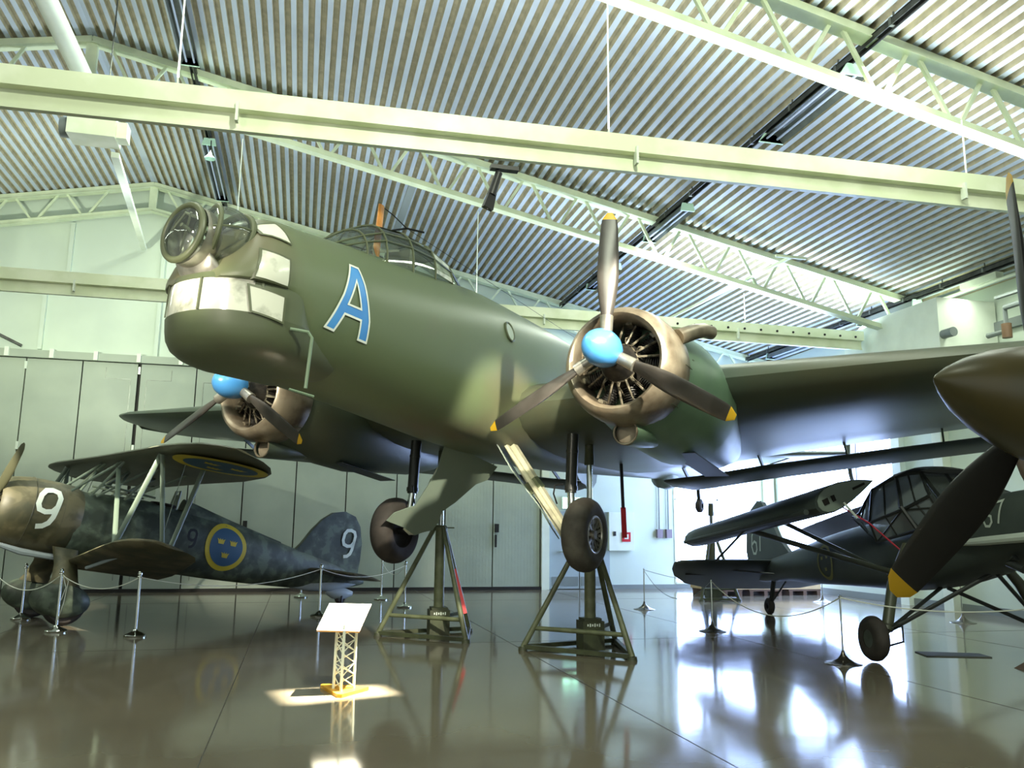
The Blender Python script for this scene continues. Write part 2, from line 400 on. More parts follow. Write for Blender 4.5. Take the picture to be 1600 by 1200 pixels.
# ================================================================ roof trusses
def truss(y, label, dep=0.93, wall=False):
    t = thing('roof_truss', label, 'truss', (0, y, 0), 0, 'lattice roof trusses')
    for s in (1, -1):
        xe = RX-.25 if s > 0 else LX+.25; b = MB(); off = .08
        p, q = (APX, 0, APZ-off), (xe, 0, zr(xe)-off)
        b.bar(p, q, .17, .13); b.bar((p[0], 0, p[2]-.075), (q[0], 0, q[2]-.075), .24, .02)
        b.build('top_chord', M_TRUSS, t)
        b = MB(); p, q = (APX, 0, APZ-dep), (xe-s*.6, 0, zr(xe-s*.6)-dep)
        b.bar(p, q, .13, .11); b.bar((p[0], 0, p[2]-.06), (q[0], 0, q[2]-.06), .2, .016); b.build('bottom_chord', M_TRUSS, t)
        x = APX+(.26 if s > 0 else -1.06); L = []
        nmax = 15
        for k in range(nmax):
            xt = x+s*1.22*k; xb = xt+s*.61
            if abs(xb-xe) < .5: break
            for xa, xo in ((xt+s*.1, xb-s*.08), (xt+s*1.22-s*.12, xb+s*.1)):
                if (xe-xa)*s < .2: continue
                MB().bar((xa, 0, zr(xa)-.15), (xo, 0, zr(xo)-dep+.05), .055, .055, (0,1,0)).build('web_bar', M_TRUSS, t)
        MB().box((xe-.08, -.1, zr(xe)-dep-.2), (xe+.08, .1, zr(xe)-.05)).build('end_post', M_TRUSS, t)
    MB().box((APX-.1, -.06, APZ-dep), (APX+.1, .06, APZ-.02)).build('king_post', M_TRUSS, t)
    return t
truss(9.1, 'cream lattice roof truss crossing the upper right, hung with the long white beam')
truss(16.4, 'cream lattice roof truss in the middle of the ceiling, above the bomber')
truss(GY-.32, 'cream lattice roof truss against the far gable wall', .8)

# longitudinal tie members
for x, l, y0, y1 in ((1.95, 'pale flat tie running from the middle truss back to the gable', 16.5, 23.5), (9.55, 'thin pale tie with a T end under the right roof slope', 14.6, 23.5)):
    b = MB().bar((x, y0, zr(x)-.85), (x, y1, zr(x)-.62), .16 if x < 5 else .05, .06)
    if x > 5: b.bar((x-.35, y0, zr(x)-.85), (x+.35, y0, zr(x)-.85), .05, .05)
    tag(b.build('roof_tie', M_GREY if x < 5 else M_TRUSS), l, 'tie bar', 'ties under the roof')

# lighting beams hung across the hall
def light_beam(x0, x1, y0, y1, z0, z1, label):
    t = thing('lighting_beam', label, 'beam', (0, 0, 0), 0, 'white lighting beams hung across the hall')
    A, B = Vector((x0, y0, z0)), Vector((x1, y1, z1)); d = (B-A).normalized(); n = Vector((-d.y, d.x, 0)).normalized()
    def bar(b, off, h0, h1, w):
        m = (h0+h1)/2; b.bar(A+n*off+Vector((0,0,m)), B+n*off+Vector((0,0,m)), w, h1-h0)
    b = MB(); bar(b, 0, .14, .36, .3); b.build('channel', M_BEAM, t)
    b = MB(); bar(b, .02, -.03, .15, .10); b.build('web', M_BEAM, t)
    b = MB(); bar(b, -.02, -.075, -.025, .075); b.build('flange', M_BEAM, t)
    L = (B-A).length; k = 0; s = .4
    while s < L-.3:
        p = A+d*s-n*.15
        if k % 3 == 1: MB().bar(p-n*.005+Vector((0,0,-.02)), p-n*.005+Vector((0,0,.2)), .09, .03, d).build('joint_plate', M_WHITE, t)
        s += 1.55; k += 1
    return t
light_beam(-7.5, 12.6, 9.30, 8.80, 6.06, 6.16, 'long bright white beam crossing the hall in front of the trusses')
light_beam(-11.0, 12.9, 17.0, 17.0, 6.08, 6.12, 'white beam with bolt holes crossing behind the bomber')
# bolt holes seen along the far beam
b = MB()
for x in [-6.75+.12*i for i in range(4)]+[-6.1+.12*i for i in range(4)]+[7.2+.42*i for i in range(14)]: b.cyl((x, 16.845, 6.33), (x, 16.83, 6.33), .028, n=8)
far_beam = [o for o in bpy.data.objects if o.name == 'lighting_beam.001'][0]
b.build('bolt_hole', M_DARK, far_beam)

def wire(x, y, z0, z1, label, r=.011, name='hanger_wire'):
    tag(MB().cyl((x, y, z0), (x, y, z1), r, n=6).build(name, M_WHITE), label, 'wire', 'hanger wires of the lighting beams')
wire(3.45, 9.03, 6.42, zr(3.45)-1.0, 'thin white hanger wire at the top centre, holding the near beam')
wire(8.6, 8.9, 6.48, zr(8.6)-1.0, 'thin white hanger wire right of the big ceiling lamp')
wire(-1.57, 9.16, 6.4, zr(-1.57)-1.0, 'thin white hanger wire left of the ceiling lamp, on the near beam')
wire(-1.56, 16.95, 6.4, zr(-1.56)-.9, 'thin white hanger wire above the bomber nose turret')
wire(3.42, 16.95, 6.4, zr(3.42)-.9, 'thin white hanger wire behind the bomber cockpit')
wire(9.8, 16.95, 6.4, zr(9.8)-.9, 'thin white hanger wire above the port engine exhaust')

# cable trays with fluorescent fittings
M_TUBE = mat('tube_unlit', srgb(176,188,214), 0.4)
M_REFL = mat('lamp_reflector', srgb(104,110,104), .4, .3, col2=srgb(88,94,90), scale=4)
M_ENDC = mat('lamp_end_cap', srgb(190,225,205), 0.4)
def tray(x, y0, y1, label, dz=.16):
    z = zr(x)-dz; t = thing('cable_tray', label, 'cable tray', (x, 0, z), 0, 'cable trays under the roof')
    b = MB().box((-.055, y0, -.05), (-.04, y1, .05)).box((.04, y0, -.05), (.055, y1, .05)).box((-.055, y0, .03), (.055, y1, .045)); b.build('tray', M_TRAYD, t)
    y = y0
    while y < y1: MB().box((-.06, y, -.055), (.06, y+.05, .06)).box((-.01, y, .05), (.01, y+.02, dz-.01)).build('clip', M_STEEL, t); y += 1.2
    MB().tube([(.02, y0, -.06), (.03, (y0+y1)/2, -.075), (.02, y1, -.06)], .016, 6).build('cable', M_BLACK, t)
    return t
def fitting(x, y0, y1, label, w=.30, dz=.16, body=None):
    body = body or M_REFL
    z = zr(x)-dz-.085; t = thing('ceiling_lamp', label, 'lamp', (x, 0, z), 0, 'strip lamps under the roof')
    MB().add([(-w/2, y0, -.14), (w/2, y0, -.14), (.09, y0, 0), (-.09, y0, 0), (-w/2, y1, -.14), (w/2, y1, -.14), (.09, y1, 0), (-.09, y1, 0)],
             [(0,1,2,3),(4,7,6,5),(1,5,6,2),(0,3,7,4),(2,6,7,3)]).build('reflector', [body], t)
    for y in (y0, y1): MB().prism([(-w/2-.01, y, -.15), (w/2+.01, y, -.15), (.12, y, .02), (-.12, y, .02)], (0, .03 if y == y1 else -.03, 0)).build('end_cap', M_ENDC, t)
    for k in (-1, 1): MB().cyl((k*w*.22, y0+.03, -.09), (k*w*.22, y1-.03, -.09), .02, n=8).build('tube', M_TUBE, t)
    return t
tray(7.37, 5.0, 23.5, 'dark cable tray running diagonally across the right ceiling')
fitting(7.42, 9.55, 11.75, 'long dark strip lamp under the tray between near beam and truss', .44)
fitting(7.42, 14.95, 16.9, 'dark strip lamp where the tray crosses the middle truss')
fitting(7.42, 19.0, 20.9, 'dark strip lamp on the tray above the far end of the bomber wing', .26)
tray(13.6, 9.0, 23.5, 'dark cable tray near the right eaves')
fitting(13.65, 15.9, 17.9, 'strip lamp on the eaves tray beside the white air unit', .26, body=M_GREY)
fitting(13.65, 20.2, 22.2, 'strip lamp on the eaves tray near the far corner', .26)
tray(-2.5, 5.0, 23.5, 'dark cable tray left of the bomber nose, near the ridge')
fitting(-2.47, 12.0, 15.55, 'dark strip lamp at the top left, in front of the middle truss', .32)
fitting(-2.47, 19.0, 22.4, 'dark strip lamp above the nose turret', .3)
o = thing('eaves_pipe', 'white pipe running under the eaves tray at the right', 'pipe'); o.location = (14.05, 0, 7.02)
MB().cyl((0, 8.0, 0), (0, 18.0, 0), .04).build('pipe', M_WHITE, o); MB().box((-.1, 13.9, .02), (.1, 14.9, .16)).build('junction_box', M_WHITE, o)

# ventilation duct and fan unit near the ridge
t = thing('ventilation_duct', 'fat white round duct coming down from the top left corner', 'duct', (-4.1, 0, 9.45))
MB().cyl((0, 6.0, .0), (0, 15.2, 0), .16, n=20).build('pipe', M_WHITE, t)
MB().rev([(0,.165),(.06,.19),(.1,.165)], (0,15.0,0), (0,1,0), 20).build('collar', M_WHITE, t)
t = thing('fan_unit', 'cream box-shaped fan unit hanging under the near beam at upper left', 'fan unit', (-3.65, 14.4, 8.08))
MB().box((-.42, -.25, -.02), (.32, .25, .34)).build('housing', M_BEAM, t)
MB().cyl((-.56, 0, .16), (-.42, 0, .16), .17, n=18).build('motor', M_GREY, t)
MB().box((.32, -.14, .02), (.48, .14, .3)).build('outlet', M_BEAM, t)
MB().cyl((-.1, .1, .34), (-.35, .7, 1.2), .15, n=18).build('duct_stub', M_WHITE, t)
MB().cyl((.1, 0, .34), (.1, 0, zr(-3.55)-8.08), .012, n=6).build('hanger', M_STEEL, t)
tag(MB().bar((-3.43, 14.75, 8.0), (-4.55, 23.7, 9.2), .13, .09).build('sloping_pipe', M_WHITE), 'white square pipe from the fan unit back to the gable wall', 'pipe')

# bits hanging from the beams
def projector(name, label, loc, aim, r=.055, L=.3):
    t = thing(name, label, 'spotlight', loc, 0, 'spotlights on the beams')
    MB().box((-.17, -.05, -.05), (.17, .05, .0)).build('adapter', M_BLACK, t)
    MB().tube([(-.08, 0, -.03), (-.1, 0, -.18)], .022, 8).build('bracket', M_BLACK, t)
    d = (Vector(aim)-Vector(loc)).normalized(); c = Vector((-.1, 0, -.2))
    MB().rev([(-.12,.001),(-.12,r*.8),(L-.12,r),(L-.12,r*.8),(L-.16,r*.75)], c, d, 14).build('barrel', M_BLACK, t)
    MB().rev([(L-.15,.001),(L-.15,r*.72)], c, d, 14).build('lens', mat('lamp_lens', srgb(255,250,230), .2, emit=(1,.95,.8,1), estr=3.0), t)
    return t
P1 = (2.15, 9.12, 5.98)
pj = projector('spotlight', 'black spotlight hanging under the middle of the near beam', P1, (0.45, 9.2, 0.3))
PD = (Vector((0.45, 9.2, .3))-Vector(P1)).normalized(); SPOT_AT = Vector(P1)+Vector((-.1,0,-.2))+PD*.20
b = MB(); PU = Vector((0,1,0)).cross(PD).normalized(); PV = PD.cross(PU); pc = SPOT_AT+PD*.16; inner = []
for q in ((-.15,9.5,0),(.01,8.78,0),(1.04,9.1,0),(.9,9.64,0)):
    d = Vector(q)-SPOT_AT; inner.append(SPOT_AT+d*((pc-SPOT_AT).dot(PD)/d.dot(PD)))
cen = sum(inner, Vector())/4; outer = [cen+(p-cen).normalized()*.11 for p in inner]
outer = [cen+(p-cen).normalized()*.075 for p in inner]
vs = [tuple(p-Vector(P1)) for p in inner+outer]; b.add(vs, [(i, (i+1) % 4, 4+(i+1) % 4, 4+i) for i in range(4)])
base = [SPOT_AT-PD*.06+(PU*cos(q)+PV*sin(q))*.06 for q in [0]]
ang0 = [atan2((p-cen).dot(PV), (p-cen).dot(PU)) for p in outer]
back = [SPOT_AT-PD*.05+(PU*cos(q)+PV*sin(q))*.056 for q in ang0]
b.add([tuple(p-Vector(P1)) for p in outer+back], [(i, (i+1) % 4, 4+(i+1) % 4, 4+i) for i in range(4)])
b.build('framing_shutter', M_BLACK, pj)
t = thing('cone_lamp', 'small pale cone shade lamp above the bomber nose', 'lamp', (-2.42, 18.9, zr(-2.42)-.75), 0)
MB().rev([(0,.12),(.02,.12),(.10,.045),(.16,.03)], (0,0,0), (0,0,1), 14).build('shade', M_ENDC, t); MB().tube([(0,0,.16),(0,.05,.3),(0,0,.45)], .012, 6).build('cord', M_BLACK, t)

# air unit boxed in on the right wall
t = thing('air_unit', 'large plain white boxed air unit high on the right wall', 'air unit', (13.0, 14.55, 5.0))
MB().prism([(0,0,.1),(0,3.2,.1),(0,3.2,1.45),(0,2.3,1.72),(0,0,1.72)], (1.5,0,0)).build('casing', M_WHITE, t)
MB().cyl((.1,-.3,.9),(.1,0,.9),.1,n=16).build('valve', M_GREY, t)
t = thing('wall_pipework', 'pipes with valves on the right wall beside the air unit', 'pipe', (14.1, 13.7, 5.2))
MB().tube([(0,.7,.7),(0,.2,.7),(0,.2,1.2),(0,-4,1.25)], .06, 10).build('pipe', M_GREY, t)
MB().cyl((0,.2,.55),(0,.2,.85),.1,n=12).build('valve', mat('rusty_valve', srgb(110,84,60), .6), t)
MB().cyl((0,-.4,1.1),(0,-.4,1.4),.08,n=12).build('flange', mat('brass_flange', srgb(120,100,64), .5,.4), t)
MB().bar((-.1,-.9,1.42),(-.1,.3,1.42),.1,.05).build('bracket', M_GREY, t)
tag(MB().bar((-8.6,GY-.6,6.9),(-7.3,GY-.15,6.3),.12,.06).build('slotted_bar', M_TRAYD), 'dark slotted bar poking in at the left edge above the doors', 'bar')
# ================================================================ twin-engine bomber
OLV, OLV2, BRN = srgb(96,108,78), srgb(84,96,72), srgb(100,96,74)
M_OLIVE = mat('olive_drab', OLV, 0.42, col2=BRN, scale=0.55, lo=0.52, hi=0.70, detail=3, bump=0.04, bscale=9, rvar=0.06)
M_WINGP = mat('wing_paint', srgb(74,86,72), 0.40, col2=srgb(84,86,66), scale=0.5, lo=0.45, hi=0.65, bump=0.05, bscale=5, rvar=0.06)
M_TUBP = mat('nose_tub_paint', srgb(60,66,50), 0.38, col2=srgb(70,76,58), scale=1.2)
M_TUBO = mat('nose_tub_olive', srgb(88,98,72), 0.40, col2=srgb(82,88,66), scale=1.0)
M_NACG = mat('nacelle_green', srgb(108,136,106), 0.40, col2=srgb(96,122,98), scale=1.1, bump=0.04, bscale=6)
M_BURN = mat('burnished_cowl', srgb(150,140,122), 0.36, 0.45, col2=srgb(98,86,70), scale=3.2, lo=0.38, hi=0.66, detail=6)
M_BLUE = mat('spinner_blue', srgb(70,140,205), 0.30, coat=0.3)
M_BLADE = mat('blade_black', srgb(66,62,58), 0.38, col2=srgb(54,50,46), scale=4)
M_TIP = mat('blade_tip_yellow', srgb(232,182,40), 0.45)
M_ALU = mat('bare_alloy', srgb(196,192,180), 0.32, 0.8, col2=srgb(160,156,146), scale=5)
M_ENG = mat('engine_dark', srgb(26,25,24), 0.5, 0.4, col2=srgb(48,45,41), scale=12)
M_ENGL = mat('engine_alloy', srgb(150,142,124), 0.4, 0.6, col2=srgb(70,64,54), scale=14)
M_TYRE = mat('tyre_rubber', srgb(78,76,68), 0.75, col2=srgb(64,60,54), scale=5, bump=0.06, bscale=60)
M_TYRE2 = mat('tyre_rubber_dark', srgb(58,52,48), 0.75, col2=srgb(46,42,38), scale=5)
M_GEAR = mat('gear_paint', srgb(210,206,176), 0.45, col2=srgb(176,172,146), scale=5)
M_OLEO = mat('oleo_dark', srgb(44,46,44), 0.35, 0.3)
M_DECAL_B = mat('letter_blue', srgb(70,140,215), 0.4, col2=srgb(84,160,222), scale=1)
M_DECAL_W = mat('letter_white', srgb(232,236,226), 0.45)
def thin_glass(name, tint, gl=0.10, rough=0.03, haze=0):
    m = bpy.data.materials.new(name); m.use_nodes = True; nt = m.node_tree; nt.nodes.clear()
    o = nt.nodes.new('ShaderNodeOutputMaterial'); t = nt.nodes.new('ShaderNodeBsdfTransparent'); g = nt.nodes.new('ShaderNodeBsdfGlossy'); x = nt.nodes.new('ShaderNodeMixShader'); fr = nt.nodes.new('ShaderNodeLayerWeight')
    t.inputs['Color'].default_value = tint; g.inputs['Roughness'].default_value = rough; fr.inputs['Blend'].default_value = .25
    mp = nt.nodes.new('ShaderNodeMapRange'); mp.inputs['To Min'].default_value = gl*.6; mp.inputs['To Max'].default_value = .75
    nt.links.new(fr.outputs['Fresnel'], mp.inputs['Value']); nt.links.new(mp.outputs['Result'], x.inputs['Fac']); 
    src = t.outputs['BSDF']
    if haze:
        df = nt.nodes.new('ShaderNodeBsdfDiffuse'); df.inputs['Color'].default_value = (.52,.62,.66,1); hx = nt.nodes.new('ShaderNodeMixShader'); hx.inputs['Fac'].default_value = haze
        nt.links.new(src, hx.inputs[1]); nt.links.new(df.outputs['BSDF'], hx.inputs[2]); src = hx.outputs['Shader']
    nt.links.new(src, x.inputs[1]); nt.links.new(g.outputs['BSDF'], x.inputs[2]); nt.links.new(x.outputs['Shader'], o.inputs['Surface']); return m
M_PLEXI = thin_glass('perspex', (.88,.92,.86,1), haze=.05)
M_PLEXID = thin_glass('dull_perspex', (.80,.86,.88,1), haze=.40)
M_PLEXI_F = mat('frosted_perspex', srgb(236,238,222), 0.14, col2=srgb(128,132,118), scale=3.4, lo=0.55, hi=0.74, trans=0.25, spec=0.7)
M_FRAME = mat('canopy_frame', srgb(84,90,66), 0.45)
M_DRAB = mat('interior_grey', srgb(120,124,104), 0.6)

BM = pose((1.092, 10.476, 3.686), 3.902, 0.074, -0.008)
BOMB = thing('bomber_aircraft', 'large olive green twin-engine bomber with blue letter A, raised on green jacks', 'aircraft', M=BM)
# x, half width, z top, z bottom, z widest, exp top, exp bottom
FT = [(3.24,.20,.13,.07,.10,2.6,2.2),(3.20,.36,.17,.07,.10,2.8,2.2),(3.12,.515,.30,.07,.10,2.8,2.2),(2.98,.652,.60,.07,.10,2.6,2.4),(2.80,.722,.84,.05,.11,2.4,2.6),(2.6,.742,.95,-.12,.13,2.3,2.6),(2.3,.76,.99,-.59,.16,2.2,2.7),
      (1.5,.78,1.12,-.61,.20,2.2,2.7),(.5,.79,1.27,-.64,.24,2.2,2.8),(-.5,.80,1.40,-.68,.28,2.3,3.0),(-1.3,.80,1.50,-.71,.32,2.3,3.2),(-2.5,.79,1.55,-.72,.36,2.3,3.2),
      (-4.0,.75,1.60,-.68,.42,2.2,3.0),(-6.0,.66,1.56,-.50,.50,2.2,2.6),(-8.5,.52,1.44,-.24,.58,2.1,2.3),(-11.,.37,1.24,.02,.62,2,2.1),(-13.,.24,1.02,.18,.62,2,2),(-14.4,.10,.80,.34,.58,2,2),(-14.8,.02,.62,.50,.56,2,2)]
FB = Body(FT)
mb = FB.mesh(3.20, 0.9, 34, 48); fus = None
# continue body rearwards in the same mesh
mb = MB(); rings = []
xs = [3.2-2.3*i/26 for i in range(26)]+[.9-15.7*i/56 for i in range(57)]
mb.loft([FB.ring(x, 48) for x in xs])
fus = mb.build('fuselage', M_OLIVE, BOMB, 40)

# nose tub with the wrap-around window band : outline in plan, stacked in z
def plan(th, s=1.0, grow=0.0):
    e = 2.2; a, b = .76*s+grow, .74*s+grow; c, q = cos(th), sin(th)
    return (2.49+a*math.copysign(abs(c)**(2/e), c) if c > 0 else 2.49+.25*c, b*math.copysign(abs(q)**(2/e), q))
def tubring(z, s, n=40, grow=0.0):
    return [plan(-pi/2+pi*i/n, s, grow)+(z,) for i in range(n+1)]+[(1.75, .60*s, z*.96), (1.75, -.60*s, z*.96)]
tub = MB().loft([tubring(z, s) for z, s in ((-.615,.52),(-.60,.68),(-.565,.80),(-.51,.90),(-.43,.96),(-.34,.985),(-.235,1.0),(-.225,.985))])
for s in (1, -1):
    tub.grid(lambda u, v: ((lambda p: (p[0], s*p[1], -.237+.33*v))(plan(.9+(pi/2-.9)*min(1, u/.6), 1.0) if u <= .6 else (2.49-.34*(u-.6)/.4, .74-.07*(u-.6)/.4))), 30, 3)
tub.build('nose_tub', M_TUBO, BOMB, 50)
MB().loft([[plan(-pi/2+pi*i/40, q)+(z,) for i in range(41)] for z, q in ((.083,.985),(.088,1.0),(.14,.985),(.19,.93),(.22,.8))]).build('nose_collar', M_TUBO, BOMB, 50)
band = MB(); N = 40
def bandpt(u, v): th = -1.15+2.15*u; x, y = plan(th, .99); return (x, y, -.228+.315*v)
band.grid(bandpt, 40, 3); nb = band.build('nose_window', M_PLEXI_F, BOMB, 60, 'pale frosted window band wrapping round the nose')
for u in (0.0, .30, .62, 1.0):
    th = -1.15+2.15*u; x, y = plan(th, 1.0, .006)
    MB().bar((x, y, -.23), (x, y, .09), .02, .012, (cos(th), sin(th), 0)).build('window_bar', M_FRAME, nb)
MB().loft([tubring(z, .94) for z in (-.24, .1)]).build('nose_interior', mat('nose_interior', srgb(150,146,120), .7, col2=srgb(60,56,46), scale=5), BOMB)

def fpt(x, z, d=0.0):
    """point on the port side of the body, raised by d"""
    if x > 2.5 and z < .085: y = .74*max(0, 1-((x-2.49)/.76)**2.2)**(1/2.2); k = .74*max(.001, 1-((x-2.47)/.76)**2.2)**(1/2.2); return Vector((x, y, z))+Vector(((y-k)/.02, 1, 0)).normalized()*(d+.004)
    y = FB.side(x, z); e = .01
    n = Vector((-(FB.side(x+e, z)-FB.side(x-e, z))/(2*e), 1, -(FB.side(x, z+e)-FB.side(x, z-e))/(2*e))).normalized()
    return Vector((x, y, z))+n*d
def side_window(poly, name, m, label=None, frame=True, d=.012):
    # poly: 4 corners (x,z) TL,TR,BR,BL
    P = [Vector(p) for p in poly]
    f = lambda u, v: fpt(*(P[0].lerp(P[1], u)).lerp(P[3].lerp(P[2], u), v), d)
    o = MB().grid(f, 8, 8).build(name, m, BOMB, 60, label)
    b = MB(); F = lambda x, z: fpt(x, z, d+.004)
    mid0 = (P[0]+P[1])/2; stroke([mid0, P[1], P[2], P[3], P[0], mid0], .018, F, b)
    b.build('window_frame', M_FRAME, o); return o
side_window([(2.969,.402),(2.705,.377),(2.709,.092),(3.031,.098)], 'side_window', M_PLEXI_F)
side_window([(3.029,.03),(2.718,-.009),(2.712,-.27),(2.99,-.225)], 'side_window', M_PLEXI_F)
side_window([(2.89,.725),(2.70,.80),(2.66,.555),(2.90,.59)], 'shoulder_window', M_PLEXI_F)

# gun turret: glazed dome and a drum with a round front window
TC = Vector((3.06, .16, .575)); TR = .285
tur = MB().rev([(-TR*cos(a), max(.002, TR*sin(a))) for a in [pi*i/24 for i in range(25)]], TC, (1,0,0), 40).build('nose_turret', M_PLEXI, BOMB, 60, 'clear domed gun turret')
DA = Vector((1, -.04, .04)).normalized(); DC = Vector((3.40, .0, .50))
MB().rev([(.0,.262),(.035,.235),(.07,.17),(.09,.09),(.095,.002)], DC, DA, 36).build('front_window', M_PLEXI, tur, 60)
MB().rev([(-.26,.24),(-.22,.285),(-.14,.30),(-.05,.295)], DC, DA, 40).build('turret_shell', M_ALU, tur, 60, 'bare metal turret shell')
MB().loft([[tuple(DC+DA*t+Vector((0, r*1.0*cos(2*pi*k/30), dz+rz*sin(2*pi*k/30)))) for k in range(30)] for t, r, rz, dz in ((-.14,.24,.12,-.20),(-.18,.25,.13,-.24),(-.24,.27,.14,-.30),(-.32,.29,.12,-.36))]).build('shell_skirt', M_ALU, tur, 60)
b = MB().torus(DC, DA, .278, .034, 40, 10); b.build('window_rim', M_FRAME, tur, 50)
b = MB().torus(TC+Vector((-.10,-.03,.0)), Vector((.95,.05,.25)), .285, .038, 40, 10).torus(TC+Vector((.12,-.06,.0)), Vector((.9,-.35,.05)), .265, .026, 36, 8).tube([tuple(TC+Vector((cos(q)*.272, sin(q)*.272, .03-.05*cos(q)))) for q in [.3+1.9*i/14 for i in range(15)]], .016, 6).build('turret_frame', M_FRAME, tur)
b = MB().cyl((2.9,.02,.42),(3.46,.04,.55),.022).bar((2.85,-.1,.45),(3.3,.18,.52),.03,.03).bar((3.25,-.2,.40),(3.42,.10,.68),.02,.02).tube([(3.38,-.20,.55),(3.40,0,.70),(3.38,.18,.62)],.018,6).box((2.78,-.14,.35),(2.98,.14,.50))
b.build('gun_mount', M_DRAB, tur)

# cockpit canopy
def cap(u, v):
    pass
CS = [(1.62,.26,.02),(1.25,.42,.24),(.94,.46,.38),(.45,.48,.42),(-.04,.47,.38),(-.5,.42,.27),(-1.25,.12,.02)]
def cring(i, t, grow=0.0):
    x, w, h = CS[i]; zt, = hermite([(r[0], r[2]) for r in FT], x); zb = zt-.26
    a = pi*t; return (x, (w+grow)*math.copysign(abs(cos(a))**.75, cos(a)), zb+(h+.26+grow)*abs(sin(a))**.75)
gl = MB(); n = 12
gl.loft([[cring(i, k/n) for k in range(n+1)] for i in range(len(CS))], closed=False, cap0=False, cap1=False)
can = gl.build('cockpit_canopy', M_PLEXI, BOMB, 20, 'clear glazed cockpit canopy'); 
fr = MB()
for i in range(len(CS)):
    fr.tube([cring(i, k/n, .006) for k in range(n+1)], .013, 6)
for k in (2, 3, 6, 9, 10):
    fr.tube([cring(i, k/n, .006) for i in range(len(CS))], .011, 6)
fr.build('canopy_frame', M_FRAME, can)
hood = MB(); hood.loft([[cring(i, k/24, .01) for k in range(9, 16)] for i in (2,3,4,5)], closed=False, cap0=False, cap1=False); hood.build('canopy_roof', M_FRAME, can)
pz = MB(); pz.add([cring(4, .06, .012), cring(4, .25, .012), cring(5, .25, .012), cring(5, .06, .012)], [(0,1,2,3)]); pz.build('clouded_pane', M_PLEXI_F, can)
b = MB().box((.1,-.2,1.05),(.2,.2,1.55)).box((-.2,.1,1.1),(.1,.3,1.2)).tube([(.8,-.15,1.2),(.7,0,1.42),(.8,.15,1.2)],.02,6).bar((1.1,-.2,1.2),(.3,.1,1.5),.03,.03)
b.build('seat', M_DRAB, can)
mast = MB().loft([[(x+.07*s*cos(a), .0+.025*s*sin(a), z) for a in [2*pi*k/10 for k in range(10)]] for x, z, s in ((.62,1.2,1.0),(.60,2.02,.8))]).build('antenna_mast', mat('varnished_wood', srgb(206,134,52), .45, col2=srgb(186,116,40), scale=6), BOMB, label='orange varnished antenna mast')
b = MB().tube([(.6,0,2.01),(.35,.0,1.99),(.05,.0,1.93)], .008, 6).tube([(.2,-.12,1.86),(.05,0,1.93),(-.15,.14,1.93)], .014, 6).tube([(.05,0,1.93),(-13.6,0,1.9)], .004, 4)
b.build('antenna_wire', M_BLACK, mast)
# antenna / probe under the nose, door port
b = MB().tube([(2.62,.74,-.30),(2.50,.86,-.31),(2.46,.88,-.36),(2.46,.87,-.86)], .017, 8).tube([(2.62,.82,-.90),(2.40,.93,-.93)], .013, 6)
b.build('pitot_tube', mat('probe_green', srgb(110,130,106), .45), BOMB)
b = MB(); c = (-1.53, .885)
ring = [(c[0]+.11*cos(a), c[1]+.135*sin(a)) for a in [2*pi*k/24 for k in range(25)]]
b.add([tuple(fpt(*c, .012))]+[tuple(fpt(*p, .012)) for p in ring[:-1]], [(0, i+1, (i+1) % 24+1) for i in range(24)])
pw = b.build('porthole', mat('porthole_glass', srgb(190,200,186), .15, spec=.7), BOMB, label='small oval side window')
b = MB(); b.tube([tuple(fpt(*p, .012)) for p in ring], .016, 6); b.build('porthole_rim', M_FRAME, pw)

# letter A on the port side (forward is to the left of the viewer)
AL = [(1.83,.647),(1.899,.455),(1.968,.265),(2.058,.075),(2.167,-.138)]; AR = [(1.70,.654),(1.635,.474),(1.577,.249),(1.538,.095),(1.53,-.136)]
i0, i1, i2, j0, b4 = (1.766,.487),(1.84,.329),(1.889,.181),(1.927,.067),(2.036,-.143); h1, k0, q4 = (1.684,.186),(1.671,.069),(1.666,-.135)
b = MB()
def qd(p0, p1, p2, p3, d=.008, m=1):
    P = [Vector(p) for p in (p0, p1, p2, p3)]; b.grid(lambda u, v: fpt(*(P[0].lerp(P[1], u)).lerp(P[3].lerp(P[2], u), v), d), 5, 5, m)
qd(AL[0], AR[0], AR[1], i0); qd(AL[1], AL[0], i0, i0); qd(AL[1], i0, i1, AL[2]); qd(AL[2], i1, i2, AL[3]); qd(AL[3], i2, j0, j0); qd(AL[3], j0, b4, AL[4]); qd(i2, h1, k0, j0)
qd(i0, AR[1], AR[2], h1); qd(h1, AR[2], AR[3], k0); qd(k0, AR[3], AR[4], q4)
Fo = lambda x, z: fpt(x, z, .013)
mt = tuple((Vector(AL[0])+Vector(AR[0]))/2)
stroke([mt, AR[0]]+AR[1:]+[q4, k0, j0, b4, AL[4]]+AL[3::-1]+[mt], .024, Fo, b, 0, 4)
mh = tuple((Vector(i2)+Vector(h1))/2); stroke([mh, h1, i0, i2, mh], .022, Fo, b, 0, 5)
b.build('letter_marking', [M_DECAL_W, M_DECAL_B], fus, label='blue letter A outlined in white')

